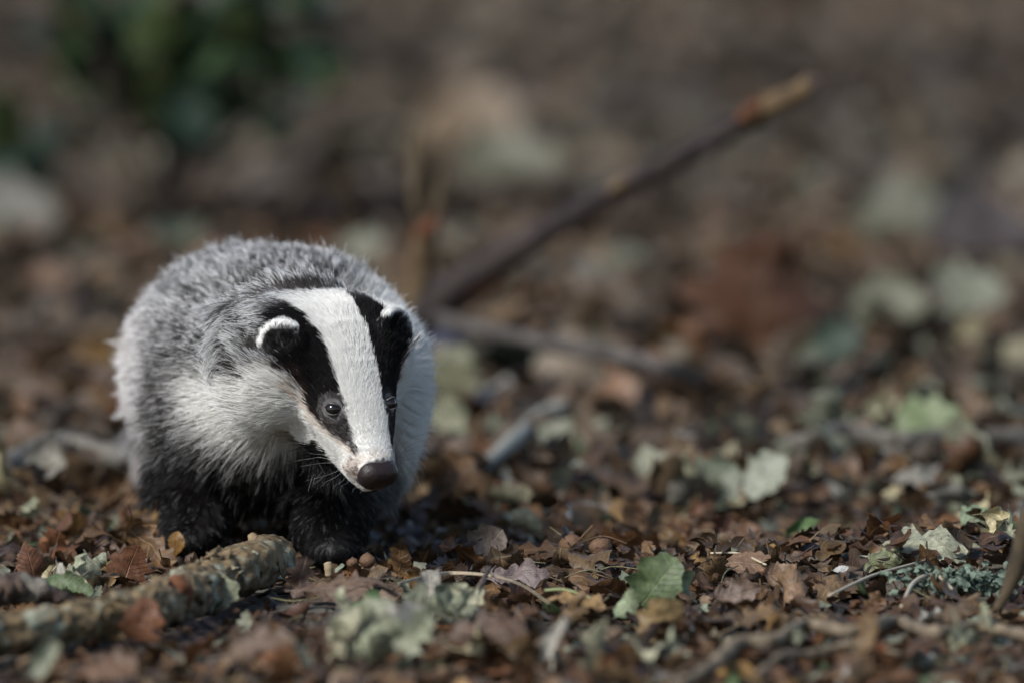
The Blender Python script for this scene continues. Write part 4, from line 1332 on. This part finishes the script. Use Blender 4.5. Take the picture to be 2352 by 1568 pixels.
def build_badger():
    org = np.array([TORSO[0], TORSO[1], 0.0])
    rootobj = empty("badger", Vector(org), "young badger with striped black and white face walking over the leaves", "badger")
    v, f = surface_nets(sdf, (-.36, 8.60, -.01), (.02, 9.48, .27), .0042)
    # finer head: the same surface, only the vertices are denser where it matters
    r_ = np.random.default_rng(3)
    tip, mid, root, ln, lift, cl, keep, hd = coat(v, r_)
    skin = root * .8 + mid * .2
    skin = np.where((keep < .5)[:, None], np.array([.045, .040, .040]), skin)
    colr = np.ones((len(v), 4)); colr[:, :3] = skin
    m, nt, b = new_mat("badger_skin")
    a = N(nt, "ShaderNodeAttribute"); a.attribute_name = "col"
    nt.links.new(a.outputs["Color"], b.inputs["Base Color"])
    b.inputs["Roughness"].default_value = .65
    me = mesh_data("body", v - org, f, m, True, {"col": colr})
    body = link("body", me, rootobj)
    # ---- hair roots
    me.calc_loop_triangles()
    nt_ = len(me.loop_triangles)
    tri = np.zeros(nt_ * 3, np.int32); me.loop_triangles.foreach_get("vertices", tri); tri = tri.reshape(-1, 3)
    A, B, C_ = v[tri[:, 0]], v[tri[:, 1]], v[tri[:, 2]]
    area = .5 * np.linalg.norm(np.cross(B - A, C_ - A), axis=1)
    cen = (A + B + C_) / 3
    dens = np.where((head_sdf(cen) < .015), 3.4, 1.0)
    dens = np.where(cen[:, 1] > 9.28, dens * .25, dens)       # far side of the rump
    Fh, Uh, Nh = to_head(cen)
    dens = np.where((head_sdf(cen) < .012) & (Fh < 200), 5.5, dens)
    wgt = area * dens
    NH = 300000
    pick = r_.choice(nt_, NH, p=wgt / wgt.sum())
    b1, b2 = r_.random(NH), r_.random(NH)
    sw = b1 + b2 > 1; b1[sw] = 1 - b1[sw]; b2[sw] = 1 - b2[sw]
    p = A[pick] + b1[:, None] * (B[pick] - A[pick]) + b2[:, None] * (C_[pick] - A[pick])
    nrm = grad(sdf, p, .0015)
    tip, mid, root, ln, lift, cl, keep, hd = coat(p, r_)
    ok = keep > .5
    p, nrm, tip, mid, root, ln, lift, cl, hd = [q[ok] for q in (p, nrm, tip, mid, root, ln, lift, cl, hd)]
    n = len(p)
    src = from_head(-30, 0, 10)
    src2 = from_head(250, 30, -45)
    Fq = to_head(p)[0]
    bw = np.where(hd, smooth(Fq, 190, 360), 1)[:, None]
    flow = norm(p - src) * (1 - bw) + norm(p - src2) * bw
    flow *= .1
    flow[~hd] += np.array([0, .02, 0])
    lowb = (1 - smooth(p[:, 2], .05, .11)) * (~hd)
    flow = norm(flow) + lowb[:, None] * np.array([0, 0, -1.5])
    # chin and cheeks sweep back and down
    F, U, Nn = to_head(p)
    sweep = hd & (np.abs(U) > 50) & (Nn < 10) & (F > 60)
    flow[sweep] += udir[None] * (np.sign(U[sweep]) * .5)[:, None] + np.array([0, 0, -.28])
    for cc, R, sgn in EAR:
        q = (p - cc) @ R
        ie = (np.hypot(q[:, 0] / .0195, q[:, 1] / .0185) < 1.3) & (np.abs(q[:, 2]) < .008) & (q[:, 1] > -.006)
        flow[ie] = R[:, 1] * 1.2 + R[:, 0][None] * np.sign(q[ie, 0])[:, None] * .35
    swirl = np.stack([vnoise(p, 38, 61), vnoise(p, 38, 62), vnoise(p, 38, 63)], 1) * .22
    flow = norm(flow + swirl)
    flow = flow - nrm * np.sum(flow * nrm, 1, keepdims=True)
    flow = norm(flow)
    jit = r_.normal(size=(n, 3)) * .10
    K = 6
    t = np.linspace(0, 1, K)
    ln = ln * r_.uniform(.72, 1.12, n) * np.where((r_.random(n) < .14) & ~hd, 1.42, 1)
    grav = np.array([0, 0, -.10])
    pos = np.zeros((n, K, 3))
    for k in range(K):
        tt = t[k]
        off = nrm * (lift * tt * (1 - .30 * tt))[:, None] + flow * ((1 - lift * .6) * tt * (.75 + .35 * tt))[:, None] + jit * tt * tt + grav * tt * tt
        pos[:, k] = p + off * ln[:, None]
    # tufts: hairs lean towards the tip of a nearby leader hair
    NC = 26000
    lead = r_.choice(n, NC, replace=False)
    kd = kdtree.KDTree(NC)
    for i, q in enumerate(lead): kd.insert(p[q], i)
    kd.balance()
    near = np.fromiter((kd.find(q)[1] for q in p.tolist()), dtype=np.int64, count=n)
    L = lead[near]
    dist = np.linalg.norm(p - p[L], axis=1)
    rt = r_.random(NC)
    tuft = np.where(rt < .26, .18, .78 + .75 * rt)[near]
    wfn = np.clip(root.mean(1) / .45, 0, 1)
    tip = np.clip(tip * np.where(hd, 1, tuft + (1 - tuft) * wfn)[:, None], 0, .85)
    far = np.exp(-(dist / .0045) ** 2)
    for k in range(1, K):
        w = (cl * far * t[k] ** 1.3)[:, None]
        target = pos[L, k] * .7 + (p + (pos[L, k] - p[L])) * .3
        ofs = pos[:, k] * (1 - w) + target * w
        pos[:, k] = ofs
    # keep hair out of the ground
    c = np.zeros((n, K, 4)); c[:, :, 3] = 1
    for k in range(K):
        tt = t[k]
        if tt <= .25: cc = root + (mid - root) * (tt / .25)
        elif tt <= .60: cc = mid + (tip - mid) * .25 * (tt > .5)
        else: cc = mid + (tip - mid) * ((tt - .60) / .40) ** .7
        c[:, k, :3] = cc
    hc = bpy.data.hair_curves.new("fur")
    hc.add_curves([K] * n)
    hc.points.foreach_set("position", (pos - org).astype(np.float32).ravel())
    rad0 = np.where(hd, .00016, .00023) * np.clip(ln / .010, .55, 1.15)
    rad = rad0[:, None] * np.array([1, 1, .95, .8, .55, .18])[None]
    ra = hc.attributes.get("radius") or hc.attributes.new("radius", 'FLOAT', 'POINT')
    ra.data.foreach_set("value", rad.astype(np.float32).ravel())
    ca = hc.attributes.new("fc", 'FLOAT_COLOR', 'POINT')
    ca.data.foreach_set("color", c.astype(np.float32).ravel())
    fm, nt, b = new_mat("badger_fur")
    a = N(nt, "ShaderNodeAttribute"); a.attribute_name = "fc"
    nt.links.new(a.outputs["Color"], b.inputs["Base Color"])
    b.inputs["Roughness"].default_value = .5
    b.inputs["Specular IOR Level"].default_value = .13
    tr = N(nt, "ShaderNodeBsdfTranslucent"); nt.links.new(a.outputs["Color"], tr.inputs[0])
    ms = N(nt, "ShaderNodeMixShader"); ms.inputs[0].default_value = .46
    nt.links.new(b.outputs[0], ms.inputs[1]); nt.links.new(tr.outputs[0], ms.inputs[2])
    nt.links.new(ms.outputs[0], nt.nodes["Material Output"].inputs[0])
    hc.materials.append(fm)
    fur = link("fur", hc, rootobj); fur["kind"] = "stuff"

    # ---- eyes
    m_eye, nt, b = new_mat("eye_black")
    b.inputs["Base Color"].default_value = (.008, .006, .006, 1); b.inputs["Roughness"].default_value = .06; b.inputs["Specular IOR Level"].default_value = .4
    m_lid = plain_mat("eyelid_skin", (.040, .036, .037), .5, .4, bump=.3, scale=900, amount=.3)
    for cc, on, sgn in EYE:
        gz = norm(on * .6 + np.array([0, -1, -.05]) * .55 + fdir * .12)
        c0 = cc - on * .0014
        e = link("eye", ball_mesh("eye", .0056, .0056, .0056, m_eye, 0), rootobj, Vector(c0 - org))
        # lids: an almond ring round the eyeball
        ex = norm(udir * 1.0 - fdir * .35 * -sgn * -1); ex = norm(ex - gz * np.dot(ex, gz)); ey = np.cross(gz, ex)
        if ey[2] < 0: ey = -ey
        for nm, s_, r0 in (("upper_lid", 1, .0010), ("lower_lid", -1, .0008)):
            pts = []
            for a_ in np.linspace(-1, 1, 9):
                xx = a_ * .0062
                hh_ = (.0046 if s_ > 0 else .0042) * math.sqrt(max(0, 1 - a_ * a_)) * s_
                zz = math.sqrt(max(1e-9, .0059 ** 2 - min(.0058, math.hypot(xx, hh_)) ** 2))
                pts.append(c0 - org + ex * xx + ey * hh_ + gz * (zz + .0004 - .0004 * abs(a_)))
            tube_obj(nm, pts, [.0006, r0, r0, r0, .0006], m_lid, rootobj, n=22, sides=8)
    # ---- nose pad
    nc_ = np.array([8.0, 0.0, 4.0])

    def nose_sdf(p_):
        F, U, Nn = to_head(p_)
        wr = 46 - 6 * smooth(-Nn, 0, 30)
        x, y, z = np.abs(U) / wr, np.abs(Nn - nc_[2]) / 33, np.abs(F - nc_[0]) / 30
        d = ((x ** 2.7 + y ** 2.3 + z ** 2.2) ** (1 / 2.4) - 1) * 26
        d = d + .35 * fbm(p_, 420, 2, 3)
        for s_ in (-1, 1):
            a_ = np.array([-24, s_ * 21., -8]); b_ = np.array([-8, s_ * 40., -16]); q_ = np.stack([F, U, Nn], 1)
            d = np.maximum(d, -(cone(q_, a_, b_, 8.0, 4.0)))
        q_ = np.stack([F, U, Nn], 1)
        d = np.maximum(d, -(cone(q_, np.array([-24., 0, -32]), np.array([-27., 0, 0]), 2.4, 1.2)))
        return d * S
    lo = NOSE - .021; hi = NOSE + .021
    nv, nf = surface_nets(nose_sdf, lo, hi, .0009, 1)
    m_nose = plain_mat("nose_skin", (.011, .008, .0075), .42, .26, noise=(.016, .010, .009), bump=.2, scale=1500, amount=.35)
    link("nose", mesh_data("nose", nv - org, nf, m_nose), rootobj)
    # mouth line
    # ---- whiskers
    m_wh = plain_mat("whisker", (.03, .028, .028), .4, .5)
    m_whl = plain_mat("pale_whisker", (.25, .25, .24), .4, .5)
    ww = np.random.default_rng(19)

    def whisker(F0, U0, N0, ends, mt, r0=.00010):
        a_ = from_head(F0, U0, N0)
        pts = [a_] + [P(x, y, Y) for x, y, Y in ends]
        tube_obj("whisker", [q - org for q in pts], [r0, r0 * .9, r0 * .6, r0 * .25], mt, rootobj, n=14, sides=4, cap=False)
    for e in ([(930, 985, 8.75), (955, 965, 8.76), (968, 958, 8.77)], [(940, 1010, 8.74), (975, 996, 8.74), (1010, 992, 8.75)], [(945, 1020, 8.73), (985, 1008, 8.73), (1018, 1007, 8.74)],
              [(940, 1032, 8.72), (975, 1022, 8.72), (1010, 1010, 8.73)], [(940, 1042, 8.72), (985, 1040, 8.72), (1022, 1022, 8.73)], [(945, 1052, 8.71), (985, 1060, 8.71), (1022, 1075, 8.71)],
              [(940, 1056, 8.71), (965, 1075, 8.71), (975, 1100, 8.71)], [(935, 1062, 8.71), (960, 1070, 8.71), (990, 1078, 8.72)], [(930, 1075, 8.71), (945, 1092, 8.71), (962, 1102, 8.71)]):
        whisker(38, 44, -8 + ww.uniform(-10, 6), e, m_wh)
    for e in ([(760, 1045, 8.73), (725, 1042, 8.73), (705, 1038, 8.73)], [(750, 1062, 8.73), (715, 1066, 8.72), (690, 1070, 8.72)], [(765, 1085, 8.72), (735, 1095, 8.71), (705, 1102, 8.71)],
              [(775, 1092, 8.72), (750, 1105, 8.71), (735, 1118, 8.70)], [(790, 1100, 8.72), (772, 1112, 8.71), (765, 1122, 8.70)], [(800, 1104, 8.72), (785, 1115, 8.71), (782, 1130, 8.70)],
              [(740, 1050, 8.74), (715, 1052, 8.74), (680, 1058, 8.74)], [(820, 1112, 8.72), (812, 1122, 8.71), (808, 1132, 8.70)], [(835, 1118, 8.72), (830, 1128, 8.71), (826, 1134, 8.70)]):
        whisker(50, -46, -14 + ww.uniform(-8, 8), e, m_whl)
    for e in ([(745, 1000, 8.74), (725, 975, 8.74), (715, 962, 8.74)], [(750, 1015, 8.74), (735, 1000, 8.74), (722, 990, 8.74)]):
        whisker(95, -62, 0, e, m_wh)


build_badger()
